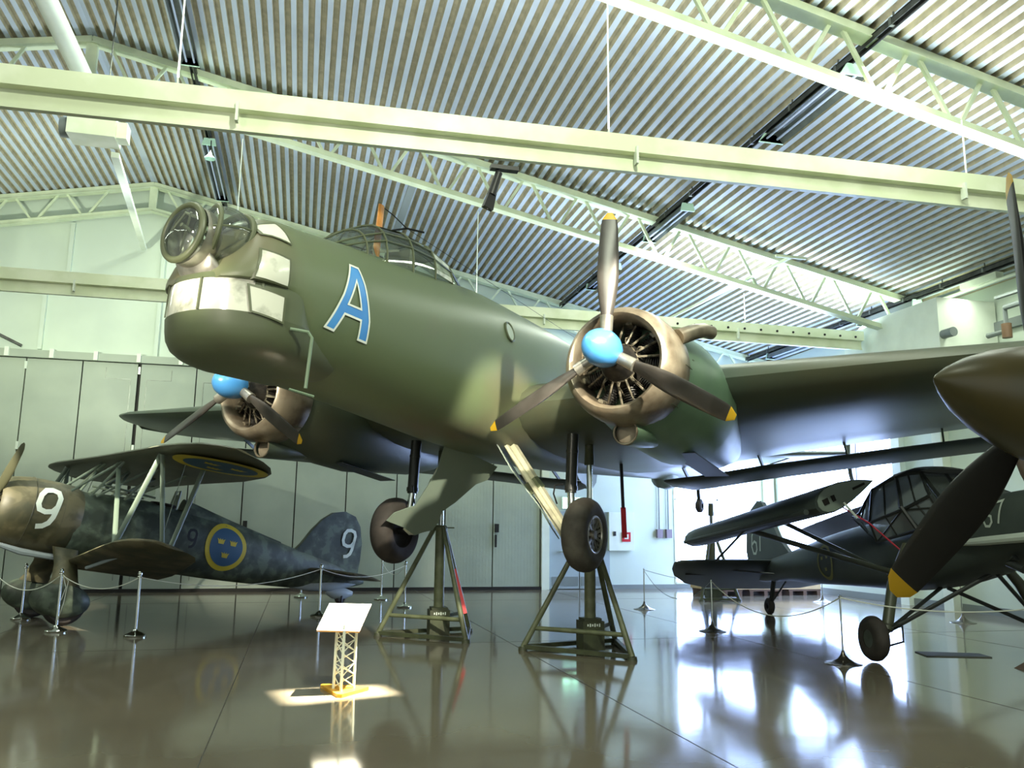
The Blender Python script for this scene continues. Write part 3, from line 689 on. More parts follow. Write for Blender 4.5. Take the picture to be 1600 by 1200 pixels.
# wings ------------------------------------------------------------------
def wz(y): 
    y = abs(y)
    return hermite([(12, .78), (2.9, .09), (1.5, -.06), (0, -.12)], y)[0]
def wst(y):
    a = abs(y)
    xl = -1.72-.10*min(a, 2.9)-(max(0, a-2.9))*.197
    xt = -7.75+.193*max(0, a-.7)
    z = wz(y); th = .175-.006*a
    return (y, xl, z, xt, z-.14, th)
def wing(s):
    ys = [0, .7, 1.4, 2.1, 2.9, 3.6, 4.5, 5.5, 6.5, 7.5, 8.5, 9.5, 10.3]
    st = [wst(s*y) for y in ys]
    for y, k in ((10.8, .9), (11.1, .68), (11.28, .38), (11.34, .1)):
        w = list(wst(s*y)); c = w[1]-w[3]; mid = w[1]-.45*c; w[1] = mid+.45*c*k; w[3] = mid-.55*c*k; st.append(tuple(w))
    w = wing_mesh(st, 14).build('wing', M_WINGP, BOMB, 40)
    # landing lamp / slot and panel line on the lower skin
    return w
wP = wing(1); wS = wing(-1)
b = MB().box((-4.2,7.02,.02),(-3.95,7.3,.045)); 
b = MB().rev([(-.012,.001),(-.012,.10),(0,.12)], (-4.0,6.2,-.02), (0,0,1), 18); b.build('drain_plate', mat('plate_yellow', srgb(120,120,60), .5), wP)
M_FLAP = mat('flap_paint', srgb(70,82,78), .42, col2=srgb(80,88,82), scale=.8)
def flap(s, ya, yb):
    st = []; ys = [ya, ya+.05, ya+.4, 1.6, 2.3, 2.9, 3.4, 5.0, 7.0, 9.0, yb-.2, yb]
    for y in ys:
        w = wst(s*y); k = .25 if y == ya else (.6 if y == ya+.05 else (.5 if y == yb else 1)); xl = w[3]+.12; z = w[4]-.20; c = (.80-.03*y)*k
        st.append((s*y, xl, z, xl-c, z-.13*k, .16))
    f = wing_mesh(st, 10).build('flap', M_FLAP, BOMB, 40); y = ya+.5
    while y < yb:
        w = wst(s*y); MB().bar((w[3]+.45, s*y, w[4]+.02), (w[3]-.05, s*y, w[4]-.22), .03, .07).build('hinge_arm', M_WINGP, f); y += 1.5
    return f
flap(1, .9, 10.4); flap(-1, .9, 10.4)
# leading edge fairing between wing root and fuselage
# engines ----------------------------------------------------------------
def blade_mesh(L, r0, cmax, tw0, tw1, tip=0.0, n=14, part='blade'):
    """blade along +z, axis +x ; returns (blade, tip) builders"""
    rings = []
    for i in range(n+1):
        t = i/n; r = r0+(L-r0)*t
        c = cmax*(0.36+0.64*sin(min(1, t/.45)*pi/2)) if t < .45 else cmax*(1-.30*((t-.45)/.55)**1.5)
        if t > .9: c *= sqrt(max(.03, 1-((t-.9)/.101)**2*.9))
        th = .42*c*(1-t)**1.2+.055*c+.003; a = radians(tw0+(tw1-tw0)*t**.7)
        ring = []
        for k in range(16):
            q = 2*pi*k/16; u = c/2*cos(q); v = th/2*sin(q)*(1.0 if t > .12 else 1.0)
            ring.append((v*cos(a)+u*sin(a), u*cos(a)-v*sin(a), r))
        rings.append(ring)
    return rings
def propeller(parent, c, R, spin_prof, phases, cmax, m_sp, r0=.26, tipn=2, tw=(52, 18), shank=True, hubr=.07, sgn=1, m_bl=None, nn=16):
    p = MB().rev([(-.14,.05),(-.14,hubr*1.6),(.04,hubr*1.6),(.06,.05)], c, (1,0,0), 18).build('propeller', M_ALU, parent)
    MB().rev(spin_prof, c, (1,0,0), 32).build('spinner', m_sp, p, 50)
    rings = blade_mesh(R, r0, cmax, *tw, n=nn)
    for ph in phases:
        def T(q): x, y, z = q; y *= sgn; return (c[0]+x, c[1]+y*cos(ph)+z*sin(ph), c[2]-y*sin(ph)+z*cos(ph))
        bl = MB().loft([[T(q) for q in r] for r in rings[:-tipn]], cap1=True).build('blade', m_bl or M_BLADE, p, 60)
        MB().loft([[T((q[0]*1.001, q[1]*1.001, q[2])) for q in r] for r in rings[-tipn-1:]]).build('blade_tip', M_TIP, bl, 60)
        if shank:
            s0, s1 = T((0,0,.05)), T((0,0,r0+.10)); MB().cyl(s0, s1, .062, .075, 14).build('blade_root', M_ALU, bl)
    return p
def engine(s, phases):
    cy, cz = s*2.885, -.04
    nac = MB(); rings = []
    NT = [(-.80,.655,.0),(-1.3,.715,-.0),(-1.9,.765,-.02),(-2.6,.75,-.08),(-3.4,.56,-.22),(-4.2,.40,-.34),(-5.0,.2,-.36),(-5.3,.03,-.34)]
    for x, r, dz in NT:
        rings.append([(x, cy+r*cos(a)*(1.02 if x < -1.2 else 1), cz+dz*.75+r*sin(a)*(1.0 if sin(a) > 0 else 1.06)) for a in [2*pi*k/36 for k in range(36)]])
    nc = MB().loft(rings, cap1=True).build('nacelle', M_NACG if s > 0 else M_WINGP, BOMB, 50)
    b = MB()
    for k in range(14):
        a = 2*pi*k/14+.2; b.bar((-1.0, cy+.685*cos(a), cz+.685*sin(a)), (-1.75, cy+.712*cos(a), cz-.02+.712*sin(a)), .008, .012)
    b.torus((-1.42, cy, cz-.01), (1,0,0), .703, .006, 40, 6); b.torus((-1.85, cy, cz-.025), (1,0,0), .704, .005, 40, 6)
    b.build('panel_joint', M_FRAME, nc)
    cw = MB().rev([(-.90,.665),(-.86,.688),(-.7,.692),(-.5,.685),(-.36,.66),(-.27,.61),(-.245,.565),(-.27,.53),(-.34,.51),(-.5,.50),(-.8,.52)], (0,cy,cz), (1,0,0), 48)
    co = cw.build('engine_cowling', M_BURN, BOMB, 60, 'brown burnished metal cowling ring')
    b = MB()
    for k in range(9):
        a = 2*pi*k/9; b.tube([(-.92, cy+.69*cos(a), cz+.69*sin(a)), (-.68, cy+.692*cos(a), cz+.692*sin(a))], .005, 5)
    b.build('cowl_seam', M_FRAME, co)
    # radial engine
    en = MB().rev([(-.95,.001),(-.95,.5),(-.90,.5)], (0,cy,cz), (1,0,0), 24).rev([(-.88,.24),(-.5,.26),(-.38,.22),(-.26,.15),(-.1,.11)], (0,cy,cz), (1,0,0), 20).build('engine', M_ENG, BOMB, 40, 'dark radial engine')
    for k in range(9):
        a = 2*pi*k/9+.17; d = Vector((0, sin(a), cos(a))); o = Vector((-.62, cy, cz)); t = Vector((0, cos(a), -sin(a)))
        b = MB()
        for j in range(8): b.cyl(o+d*(.24+.028*j), o+d*(.252+.028*j), .098, n=14)
        b.cyl(o+d*.22, o+d*.5, .075, n=12); b.build('cylinder', M_ENG, en)
        b = MB()
        for q in (-.05, .05): b.cyl(o+t*q+d*.22+Vector((.24,0,0)), o+t*q*1.5+d*.47+Vector((.13,0,0)), .014, n=6)
        b.bar(o+d*.48+Vector((.04,0,0)), o+d*.5+Vector((.17,0,0)), .07, .06, d); b.build('pushrod', M_ENGL, en)
    b = MB()
    for k in range(9):
        a = 2*pi*k/9+.3; d = Vector((0, sin(a), cos(a))); o = Vector((-.42, cy, cz)); b.tube([o+d*.2, o+d*.29+Vector((.06,0,0)), o+d*.36+Vector((-.1,0,0))], .009, 5)
    b.torus((-.40,cy,cz),(1,0,0),.215,.018,24,6); b.build('ignition_harness', M_ENGL, en)
    sp = [(.40,.002),(.385,.06),(.35,.115),(.29,.165),(.21,.198),(.12,.212),(.03,.205),(-.06,.18),(-.06,.05)]
    propeller(BOMB, (0, cy, 0.0), 1.65, sp, phases, .245, M_BLUE, r0=.30, tw=(40, 22), sgn=-1, tipn=1)
    # exhaust stub
    y1 = cy+s*.66
    e = MB().tube([(-.72, cy+s*.58, .30), (-.92, cy+s*.70, .41), (-1.05, cy+s*.79, .46), (-1.20, cy+s*.83, .47)], [.10,.095,.085,.085], 14, True).build('exhaust_pipe', M_BURN, BOMB, 40)
    MB().rev([(0,.001),(0,.074)], (-1.203, cy+s*.83, .47), (-1,0,0), 14).build('pipe_mouth', M_DARK, e)
    # intake scoop below the cowling
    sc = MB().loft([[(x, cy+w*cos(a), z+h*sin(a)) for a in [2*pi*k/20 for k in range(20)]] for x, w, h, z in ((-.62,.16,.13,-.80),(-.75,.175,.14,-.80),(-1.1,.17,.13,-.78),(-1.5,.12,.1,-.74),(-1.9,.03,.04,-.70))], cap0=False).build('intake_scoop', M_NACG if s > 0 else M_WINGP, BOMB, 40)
    MB().rev([(0,.001),(0,.145)], (-.70, cy, -.80), (1,0,0), 18).torus((-.63,cy,-.80),(1,0,0),.142,.014,20,6).build('scoop_mouth', M_BURN, sc)
    # open doors / dark bay below the nacelle
    b = MB().add([(-2.1,cy-.25,-.825),(-2.1,cy+.2,-.825),(-3.2,cy+.22,-.80),(-3.2,cy-.25,-.80)],[(0,1,2,3)]).bar((-2.0,cy+.22,-.83),(-3.3,cy+.3,-.95),.34,.012,(0,0,1)); b.build('bay_door', M_OLEO, nc)
engine(1, [radians(0), radians(120), radians(240)])
engine(-1, [radians(2), radians(122), radians(242)])

# landing gear -------------------------------------------------------------
def gear(s):
    g = MB().cyl((-2.4, s*1.37, -.45), (-2.4, s*1.37, -1.28), .082, n=18).rev([(-.03,.095),(.03,.095)], (-2.4,s*1.37,-1.22), (0,0,1), 18, caps=True).rev([(-.02,.09),(.02,.09)], (-2.4,s*1.37,-.7), (0,0,1), 18, caps=True).build('landing_gear', M_OLEO, BOMB)
    MB().cyl((-2.4, s*1.37, -1.25), (-2.4, s*1.42, -1.86), .055, n=16).build('oleo_rod', M_CHROME, g)
    st = MB().bar((-2.2, s*.44, -.58), (-2.37, s*1.36, -1.88), .15, .12, (1,0,0)).bar((-2.05, s*.44, -.58), (-2.3, s*1.34, -1.84), .05, .06, (1,0,0)); st.build('side_brace', M_GEAR, g)
    MB().bar((-2.26, s*.80, -1.12), (-2.31, s*.90, -1.26), .19, .16, (1,0,0)).build('brace_collar', M_OLIVE, g)
    dp = [(-1.82,-.41,-.60),(-2.87,-.13,-.82),(-2.84,-.28,-1.03),(-2.71,-.40,-1.11),(-2.66,-.72,-1.39),(-2.54,-.88,-1.55),(-2.59,-.96,-1.7),(-2.58,-1.06,-1.83),(-2.44,-1.15,-1.88),(-2.36,-1.23,-1.93),(-2.1,-1.26,-1.83),(-1.79,-1.35,-1.76),(-1.83,-1.25,-1.64),(-2.0,-1.1,-1.54),(-2.06,-1.05,-1.51),(-1.97,-.64,-1.02)]
    MB().prism([(x, -s*y, z) for x, y, z in dp], (-.006, s*.012, .008)).build('gear_door', mat('gear_door_grey', srgb(126,140,126), .45) if s > 0 else bpy.data.materials['gear_door_grey'], g, label='flat grey-green wheel door')
    w = Vector((-2.37, s*1.62, -1.86))
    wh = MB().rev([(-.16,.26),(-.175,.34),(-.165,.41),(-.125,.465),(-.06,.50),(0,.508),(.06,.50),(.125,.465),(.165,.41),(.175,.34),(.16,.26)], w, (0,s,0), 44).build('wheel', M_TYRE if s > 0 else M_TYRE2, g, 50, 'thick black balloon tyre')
    MB().rev([(-.15,.26),(-.1,.25),(-.08,.1),(-.08,.001)], w, (0,s,0), 30).rev([(.15,.265),(.165,.25),(.15,.235),(.09,.225),(.07,.06),(.07,.001)], w, (0,s,0), 30).build('rim', M_DARK, wh)
    b = MB()
    for k in range(9):
        a = 2*pi*k/9; d = Vector((cos(a), 0, sin(a))); b.bar(w+d*.05+Vector((0,s*.11,0)), w+d*.235+Vector((0,s*.13,0)), .05, .03, (0,1,0))
        a2 = a+pi/9; d = Vector((cos(a2), 0, sin(a2))); b.bar(w+d*.16+Vector((0,s*.12,0)), w+d*.235+Vector((0,s*.13,0)), .04, .025, (0,1,0))
    b.torus(w+Vector((0,s*.145,0)), (0,1,0), .245, .022, 30, 8).cyl(w+Vector((0,s*.06,0)), w+Vector((0,s*.16,0)), .06, n=14); b.build('spoke', M_ALU, wh)
    MB().tube([w+Vector((0,-s*.3,0)), w+Vector((0,s*.1,0))], .045, 10).tube([(-2.4,s*1.42,-1.8), w+Vector((0,-s*.22,.0))], .06, 10).build('axle', M_OLEO, g)
    MB().tube([(-2.28,s*1.3,-1.18),(-2.2,s*1.22,-1.2),(-2.2,s*1.2,-1.32),(-2.28,s*1.22,-1.45)], .012, 6).build('brake_hose', M_BLACK, g)
gear(1); gear(-1)

# tail ---------------------------------------------------------------------
b = wing_mesh([(-3.7,-13.7,1.0,-14.5,.98,.1),(-3.4,-13.5,1.0,-14.7,.98,.12),(0,-13.0,1.0,-14.9,.98,.12),(3.4,-13.5,1.0,-14.7,.98,.12),(3.7,-13.7,1.0,-14.5,.98,.1)], 10).build('tailplane', M_WINGP, BOMB)
for s in (1, -1):
    fn = [(-12.9,.75),(-13.0,1.2),(-13.3,1.6),(-13.75,1.82),(-14.2,1.75),(-14.45,1.4),(-14.5,.9),(-14.4,.45),(-14.1,.2),(-13.6,.2),(-13.15,.42)]
    f = MB().prism([(x, s*3.62-.045, z) for x, z in fn], (0,.09,0)).build('fin', M_TUBP, BOMB, 30)
    MB().bar((-13.85, s*3.62, .25), (-13.85, s*3.62, 1.75), .012, .11).build('rudder_gap', M_DARK, f)
    MB().bar((-13.6, s*.3, .35), (-13.8, s*2.2, .98), .05, .03).build('tail_strut', M_WINGP, BOMB)
tw = MB().tube([(-12.7,0,.2),(-12.85,0,-.25)], .05, 10).build('tail_gear', M_OLEO, BOMB)
MB().rev([(-.07,.06),(-.08,.12),(-.05,.165),(0,.175),(.05,.165),(.08,.12),(.07,.06)], (-12.9,.0,-.38), (0,1,0), 26).build('wheel', M_TYRE2, tw)
b = MB().rev([(-.5,.02),(-.3,.16),(0,.24),(.5,.26),(1,.02)], (-10.5,0,-.02), (1,0,0), 16); b.build('tail_fairing', M_OLIVE, BOMB)
# ================================================================ biplane fighter (left)
def camo_mat(name, cols, scale, rough=.5, detail=3.0, dist=.3):
    m = bpy.data.materials.new(name); m.use_nodes = True; nt = m.node_tree; b = nt.nodes['Principled BSDF']; b.inputs['Roughness'].default_value = rough
    tc = nt.nodes.new('ShaderNodeTexCoord'); n = nt.nodes.new('ShaderNodeTexNoise'); n.inputs['Scale'].default_value = scale; n.inputs['Detail'].default_value = detail; n.inputs['Distortion'].default_value = dist
    r = nt.nodes.new('ShaderNodeValToRGB'); r.color_ramp.interpolation = 'EASE'
    ps = [.38, .50, .62][:len(cols)]
    while len(r.color_ramp.elements) < len(cols): r.color_ramp.elements.new(.5)
    for e, p, c in zip(r.color_ramp.elements, ps, cols): e.position = p; e.color = c
    nt.links.new(tc.outputs['Object'], n.inputs['Vector']); nt.links.new(n.outputs['Fac'], r.inputs['Fac']); nt.links.new(r.outputs['Color'], b.inputs['Base Color']); return m
M_CAMO = camo_mat('mottled_camouflage', [srgb(56,64,54), srgb(70,80,68), srgb(96,108,92)], 3.6)
M_CAMO2 = camo_mat('brown_camouflage', [srgb(66,66,48), srgb(84,80,58), srgb(106,100,76)], 2.6)
M_CWING = mat('biplane_underside', srgb(84,84,68), .5, col2=srgb(74,74,60), scale=1.2)
M_CSTRUT = mat('strut_grey', srgb(104,118,104), .4)
M_YEL = mat('marking_yellow', srgb(205,184,48), .5, col2=srgb(190,170,44), scale=2)
M_RBLU = mat('marking_blue', srgb(48,84,112), .5)
M_NUM = mat('marking_white', srgb(226,236,226), .5)
M_NBLK = mat('marking_black', srgb(26,28,28), .5)
M_PALEG = mat('pale_grey_underside', srgb(160,172,178), .5)
CM = pose((-5.225, 16.395, 2.016), 4.186, .191)
CR = thing('biplane_fighter', 'camouflaged biplane fighter numbered 9 behind the chrome rope posts', 'aircraft', M=CM)
CT = [(-.02,.50,.50,-.50,0,2,2),(-.15,.58,.58,-.58,0,2,2),(-.5,.61,.61,-.62,0,2,2),(-1.2,.61,.60,-.66,-.02,2,2.1),(-1.32,.56,.57,-.66,-.02,2,2.2),(-1.9,.54,.62,-.66,-.02,2,2.2),(-2.6,.52,.66,-.65,-.02,2,2.2),(-3.2,.49,.64,-.62,-.02,2,2.2),(-4.0,.42,.60,-.60,-.02,2,2.2),(-5.0,.32,.50,-.55,-.02,2,2.1),(-6.0,.22,.36,-.48,-.04,2,2),(-7.0,.12,.22,-.36,-.06,2,2),(-7.7,.04,.06,-.2,-.08,2,2),(-7.95,.01,-.02,-.1,-.06,2,2)]
CB = Body(CT)
cf = MB().loft([CB.ring(-1.26-6.69*i/48, 36) for i in range(49)]).build('fuselage', M_CAMO, CR, 50)
cw = MB().rev([(-1.34,.57),(-1.2,.63),(-.9,.64),(-.45,.625),(-.2,.575),(-.06,.50),(-.02,.44),(-.08,.40),(-.3,.40)], (0,0,0), (1,0,0), 40).build('engine_cowling', M_CAMO2, CR, 60, 'brown mottled round cowling with white 9')
b = MB()
for x in (-.5, -1.0): b.torus((x,0,0),(1,0,0),.632,.006,40,6)
b.build('cowl_seam', M_CWING, cw)
MB().rev([(-.5,.001),(-.5,.42)], (0,0,0), (1,0,0), 24).rev([(-.35,.2),(-.1,.14)], (0,0,0), (1,0,0), 16).build('engine', M_ENG, CR)
b = MB().tube([(-.1,.22,-.60),(-.6,.26,-.68),(-1.25,.3,-.68)], [.03,.06,.05], 8); b.build('oil_cooler', M_PALEG, CR)
def cpt(x, z, d=0.0, B=CB, sgn=1):
    y = B.side(x, z); e = .01
    n = Vector((-(B.side(x+e, z)-B.side(x-e, z))/(2*e), 1, -(B.side(x, z+e)-B.side(x, z-e))/(2*e))).normalized(); p = Vector((x, y, z))+n*d
    return Vector((p.x, sgn*p.y, p.z))
def cowlpt(x, z, d=0.0):
    R = .645; y = sqrt(max(0, R*R-z*z)); return Vector((x, y, z))*1.0+Vector((0, y, z)).normalized()*d
b = MB(); nine((-.70,.10), .66, .085, lambda x, z: cowlpt(x, z, .008), b, 0, .16, -1); b.build('number_marking', M_NUM, cw, label='large white number 9 on the cowling')
b = MB(); nine((-3.44,.10), .34, .05, lambda x, z: cpt(x, z, .008), b, 0, .08, -1); b.build('number_marking', M_NBLK, cf, label='small black number 9 behind the wing')
b = MB(); roundel((-4.22,.07), .47, lambda x, z, d: cpt(x, z, d), b, 0, 1, .80); b.build('roundel', [M_YEL, M_RBLU], cf, label='yellow ringed blue roundel with three crowns')
propeller(CR, (0.02,0,0), 1.40, [(.34,.002),(.30,.07),(.2,.13),(.05,.16),(-.08,.15),(-.08,.04)], [radians(41), radians(161), radians(281)], .20, mat('prop_olive', srgb(76,78,56), .45), r0=.22, tw=(50, 20), sgn=-1, tipn=1, m_bl=mat('prop_blade_olive', srgb(84,84,62), .45))
for o in bpy.data.objects:
    if o.name.startswith('blade_tip') and o.parent and o.parent.parent and o.parent.parent.parent == CR: o.data.materials[0] = bpy.data.materials['prop_blade_olive']
# wings
def bwing(tab, th, name, m):
    st = [(y, xl, z, xt, z-.06, th) for y, xl, xt, z in tab]
    return wing_mesh(st, 12).build(name, m, CR, 40)
UT = [(0,-1.5,-3.5,1.28),(1.8,-1.5,-3.58,1.29),(2.8,-1.5,-3.48,1.30),(3.4,-1.54,-3.28,1.30),(3.9,-1.66,-2.98,1.31),(4.25,-1.86,-2.66,1.31),(4.42,-2.08,-2.40,1.31)]
M_UP = mat('upper_wing_under', srgb(88,90,74), .45, col2=srgb(76,78,64), scale=1.0)
bwing([(-y,a,c,z) for y, a, c, z in UT[::-1]]+UT[1:], .10, 'upper_wing', M_UP)
uw = [o for o in bpy.data.objects if o.name == 'upper_wing'][0]
def under(x, y, d):
    u = max(0.001, min(.999, (-1.5-x)/2.05)); z = 1.29-.06*u-2.05*.10*5*(.2969*sqrt(u)-.126*u-.3516*u*u+.2843*u**3-.1036*u**4)+2.05*.08*u*(1-u)
    return Vector((x, y, z-d-.012))
b = MB(); roundel((-2.52,3.02), .80, lambda x, y, d: under(x, min(y, 4.2), d), b, 0, 1, .78); b.build('roundel', [M_YEL, M_RBLU], uw, label='roundel under the upper wing tip')
LT = [(.45,-1.30,-3.0,-.72),(1.2,-1.25,-2.95,-.62),(2.2,-1.2,-2.75,-.46),(2.8,-1.2,-2.6,-.36),(3.1,-1.28,-2.45,-.31),(3.3,-1.45,-2.2,-.27),(3.36,-1.65,-1.95,-.26)]
for s in (1, -1): bwing([(s*y,a,c,z) for y, a, c, z in LT], .12, 'lower_wing', M_CAMO2)
def strut(p, q, w=.085, t=.035, par=CR, name='strut', m=None):
    p, q = Vector(p), Vector(q); d = (q-p).normalized(); a = Vector((1,0,0)); a = (a-d*a.dot(d)).normalized(); bb = d.cross(a); rings = []
    for e in (p, q): rings.append([e+a*w/2*cos(2*pi*k/10)+bb*t/2*sin(2*pi*k/10) for k in range(10)])
    return MB().loft(rings).build(name, m or M_CSTRUT, par, 60)
for s in (1, -1):
    strut((-1.25,s*2.75,-.38), (-1.74,s*.35,1.22)); strut((-1.25,s*2.78,-.36), (-1.67,s*2.49,1.22), .09); strut((-2.02,s*2.75,-.34), (-1.69,s*2.51,1.22)); strut((-2.12,s*2.78,-.34), (-2.58,s*2.21,1.22), .09)
    strut((-1.28,s*2.5,-.42), (-1.72,s*2.46,1.22), .02, .02); strut((-2.05,s*2.5,-.42), (-2.2,s*2.3,1.22), .015, .015)
    for p, q in (((-1.05,.45,.5),(-.98+-.75,.55,1.22)), ((-1.4,.42,.48),(-1.75,.62,1.22)), ((-1.5,.42,.5),(-2.3,.6,1.22)), ((-2.0,.42,.55),(-2.35,.75,1.22)), ((-2.0,.42,.55),(-2.9,.8,1.22))):
        strut((p[0],s*p[1],p[2]), (q[0],s*q[1],q[2]), .05, .025)
# cockpit, headrest, tail
MB().rev([(0,.24),(.03,.27),(.06,.24)], (-2.9,0,.62), (0,0,1), 20).build('cockpit_rim', M_DARK, CR)
b = MB().loft([[(x, w*cos(pi*k/10), z0+h*sin(pi*k/10)) for k in range(11)] for x, w, h, z0 in ((-3.28,.2,.36,.5),(-3.6,.2,.32,.48),(-4.4,.16,.2,.44),(-5.6,.06,.06,.38))]).build('headrest', M_CAMO, CR)
b = MB().tube([(-3.1,-.16,.6),(-3.13,-.1,.98),(-3.13,.1,.98),(-3.1,.16,.6)], .025, 6).bar((-3.1,-.1,.75),(-3.1,.1,.75),.02,.3); b.build('seat_frame', M_CSTRUT, CR)
b = MB().loft([[(x, .24*cos(pi*k/8), z+.2*sin(pi*k/8)) for k in range(9)] for x, z in ((-2.35,.62),(-2.6,.78))], closed=False, cap0=False, cap1=False).build('windscreen', M_PLEXI, CR)
MB().cyl((-2.6,.3,.72),(-1.6,.32,.74),.02).cyl((-2.6,-.3,.72),(-1.6,-.32,.74),.02).build('gun_barrel', M_CSTRUT, CR)
fin = [(-5.95,.30),(-6.1,.5),(-6.3,.85),(-6.5,1.12),(-6.75,1.33),(-7.05,1.42),(-7.35,1.36),(-7.55,1.16),(-7.68,.8),(-7.72,.4),(-7.72,.1),(-7.7,-.1),(-7.0,-.1),(-6.4,.1)]
def finsec(k): return [(x, k*.055*(1 if -7.4 < x else .5), z) for x, z in fin]
fo = MB().loft([finsec(-1), finsec(1)]).build('fin', M_CAMO, CR, 30)
MB().bar((-7.12,0,.1),(-7.12,0,1.38),.008,.115,(1,0,0)).build('rudder_gap', M_DARK, fo)
b = MB(); nine((-7.28,.72), .62, .075, lambda x, z: Vector((x, .060, z)), b, 0, .08, -1); b.build('number_marking', M_NUM, fo, label='white number 9 on the rudder')
st = [(y, -6.3-.35*(abs(y)/1.4)**2, -.02, -7.7+.25*(abs(y)/1.4)**3, -.05, .08) for y in (-1.45,-1.3,-1,-.5,0,.5,1,1.3,1.45)]
wing_mesh(st, 10).build('tailplane', M_CAMO2, CR)
MB().loft([[(x, w*cos(2*pi*k/14), z+h*sin(2*pi*k/14)) for k in range(14)] for x, w, h, z in ((-6.1,.05,.06,-.42),(-6.5,.13,.14,-.34),(-7.1,.12,.14,-.27),(-7.8,.02,.03,-.12))]).build('tail_fairing', M_PALEG, CR)
MB().loft([[(x, w*cos(2*pi*k/14), z+h*sin(2*pi*k/14)) for k in range(14)] for x, w, h, z in ((-7.0,.03,.05,-.42),(-7.2,.1,.13,-.42),(-7.5,.1,.13,-.40),(-7.7,.03,.05,-.36))]).build('wheel_fairing', M_PALEG, CR)
tw = MB().tube([(-7.4,-.09,-.6),(-7.38,-.1,-.47),(-7.38,.1,-.47),(-7.4,.09,-.6)], .025, 8).build('tail_gear', M_BLACK, CR)
MB().rev([(-.05,.06),(-.06,.1),(-.03,.13),(0,.135),(.03,.13),(.06,.1),(.05,.06)], (-7.4,0,-.50), (0,1,0), 22).build('wheel', M_TYRE2, tw)
for s in (1, -1):
    def rr(c, a, bq, ang, n=16): 
        d = Vector((sin(ang),0,cos(ang))); e = Vector((cos(ang),0,-sin(ang))); return c
    leg = MB().loft([[(x+w*cos(2*pi*k/14), y+t*sin(2*pi*k/14), z) for k in range(14)] for x, y, z, w, t in ((-1.25,s*.42,-.5,.22,.10),(-1.28,s*.62,-.78,.20,.10),(-1.28,s*.80,-1.02,.22,.12),(-1.28,s*.86,-1.15,.28,.15))]).build('landing_gear', M_CAMO2 if s > 0 else M_CAMO2, CR)
    MB().loft([[(-1.28+w*cos(2*pi*k/22)+.03*0, s*.88+yy, -1.38+h*sin(2*pi*k/22)) for k in range(22)] for yy, w, h in ((-.17,.1,.06),(-.16,.3,.2),(-.11,.44,.27),(0,.50,.30),(.11,.44,.27),(.16,.3,.2),(.17,.1,.06))]).build('wheel_spat', M_CAMO, leg, 60)
    MB().rev([(-.09,.2),(-.1,.3),(-.06,.345),(0,.355),(.06,.345),(.1,.3),(.09,.2)], (-1.36,s*.88,-1.43), (0,1,0), 30).build('wheel', M_TYRE2, leg)
MB().cyl((-1.46,1.15,-.78),(-1.62,2.2,-.50),.03).build('bracing_bar', M_PALEG, CR)
# ================================================================ high-wing liaison aircraft (right) with folded wings
M_SG = mat('dark_field_grey', srgb(62,70,66), .5, col2=srgb(54,62,60), scale=1.2)
M_SGB = mat('field_grey_belly', srgb(70,76,66), .5, col2=srgb(62,68,60), scale=1.2)
M_STUBE = mat('dark_tube', srgb(40,44,42), .45)
M_DULLY = mat('dull_yellow', srgb(150,146,80), .5)
M_RIB = mat('rib_grey', srgb(128,140,130), .5)
M_PALE = mat('dull_white', srgb(176,186,176), .5)
SM = pose((8.612, 7.638, 2.04), 3.271, .169)
ST = thing('liaison_aircraft', 'dark high-wing liaison plane numbered 67 with folded wings at the right wall', 'aircraft', M=SM)
TT = [(-.02,.20,.12,-.22,-.05,2.4,2.4),(-.15,.34,.25,-.36,-.06,2.6,2.4),(-.6,.40,.33,-.44,-.06,2.8,2.6),(-1.3,.43,.38,-.52,-.06,3,3),(-1.9,.45,.36,-.58,-.08,3.2,3.2),(-2.6,.46,.22,-.62,-.12,3.4,3.4),(-3.4,.46,.22,-.60,-.12,3.2,3.2),(-3.9,.42,.45,-.54,-.06,3,3),(-4.6,.38,.58,-.44,.06,2.6,2.8),(-5.6,.33,.60,-.30,.14,2.6,2.6),(-6.8,.25,.58,-.14,.22,2.4,2.4),(-7.8,.17,.56,.02,.28,2.2,2.2),(-8.9,.10,.55,.12,.34,2,2),(-9.5,.05,.52,.22,.38,2,2)]
TB = Body(TT)
sf = MB().loft([TB.ring(-.02-9.48*i/70, 36) for i in range(71)]).build('fuselage', M_SG, ST, 45)
def spt(x, z, d=0.0): return cpt(x, z, d, TB, -1)
b = MB(); T = lambda x, z: spt(x, z, .01)
six = [(-1.04-.0,.28),(-1.16,.16),(-1.20,-.02),(-1.14,-.14),(-1.02,-.16),(-.94,-.08),(-.96,.02),(-1.06,.06),(-1.17,-.0)]
Q = lambda L: [(-1.0+(x+.93)*.64, .085+(z-.06)*.64) for x, z in L]
stroke(Q([(-1.00,.29),(-1.13,.16),(-1.19,-.02),(-1.15,-.14),(-1.05,-.16),(-.97,-.09),(-.97,.02),(-1.06,.06),(-1.16,.01)]), .03, T, b, 0, 3)
stroke(Q([(-.88,.26),(-.66,.27),(-.70,.14),(-.80,-.15)]), .03, T, b, 0, 4)
b.build('number_marking', M_PALE, sf, label='white number 67 on the engine cowl')
b = MB(); 
disc((-5.6,.10), .25, .305, lambda x, z: spt(x, z, .01), b, 0, 36, 2)
for dx, dz in ((-.1,.08),(.1,.08),(0,-.12)): crown((-5.6+dx,.10+dz), .07, lambda x, z: spt(x, z, .012), b, 0)
b.build('roundel', M_DULLY, sf, label='dull yellow ring with three crowns')
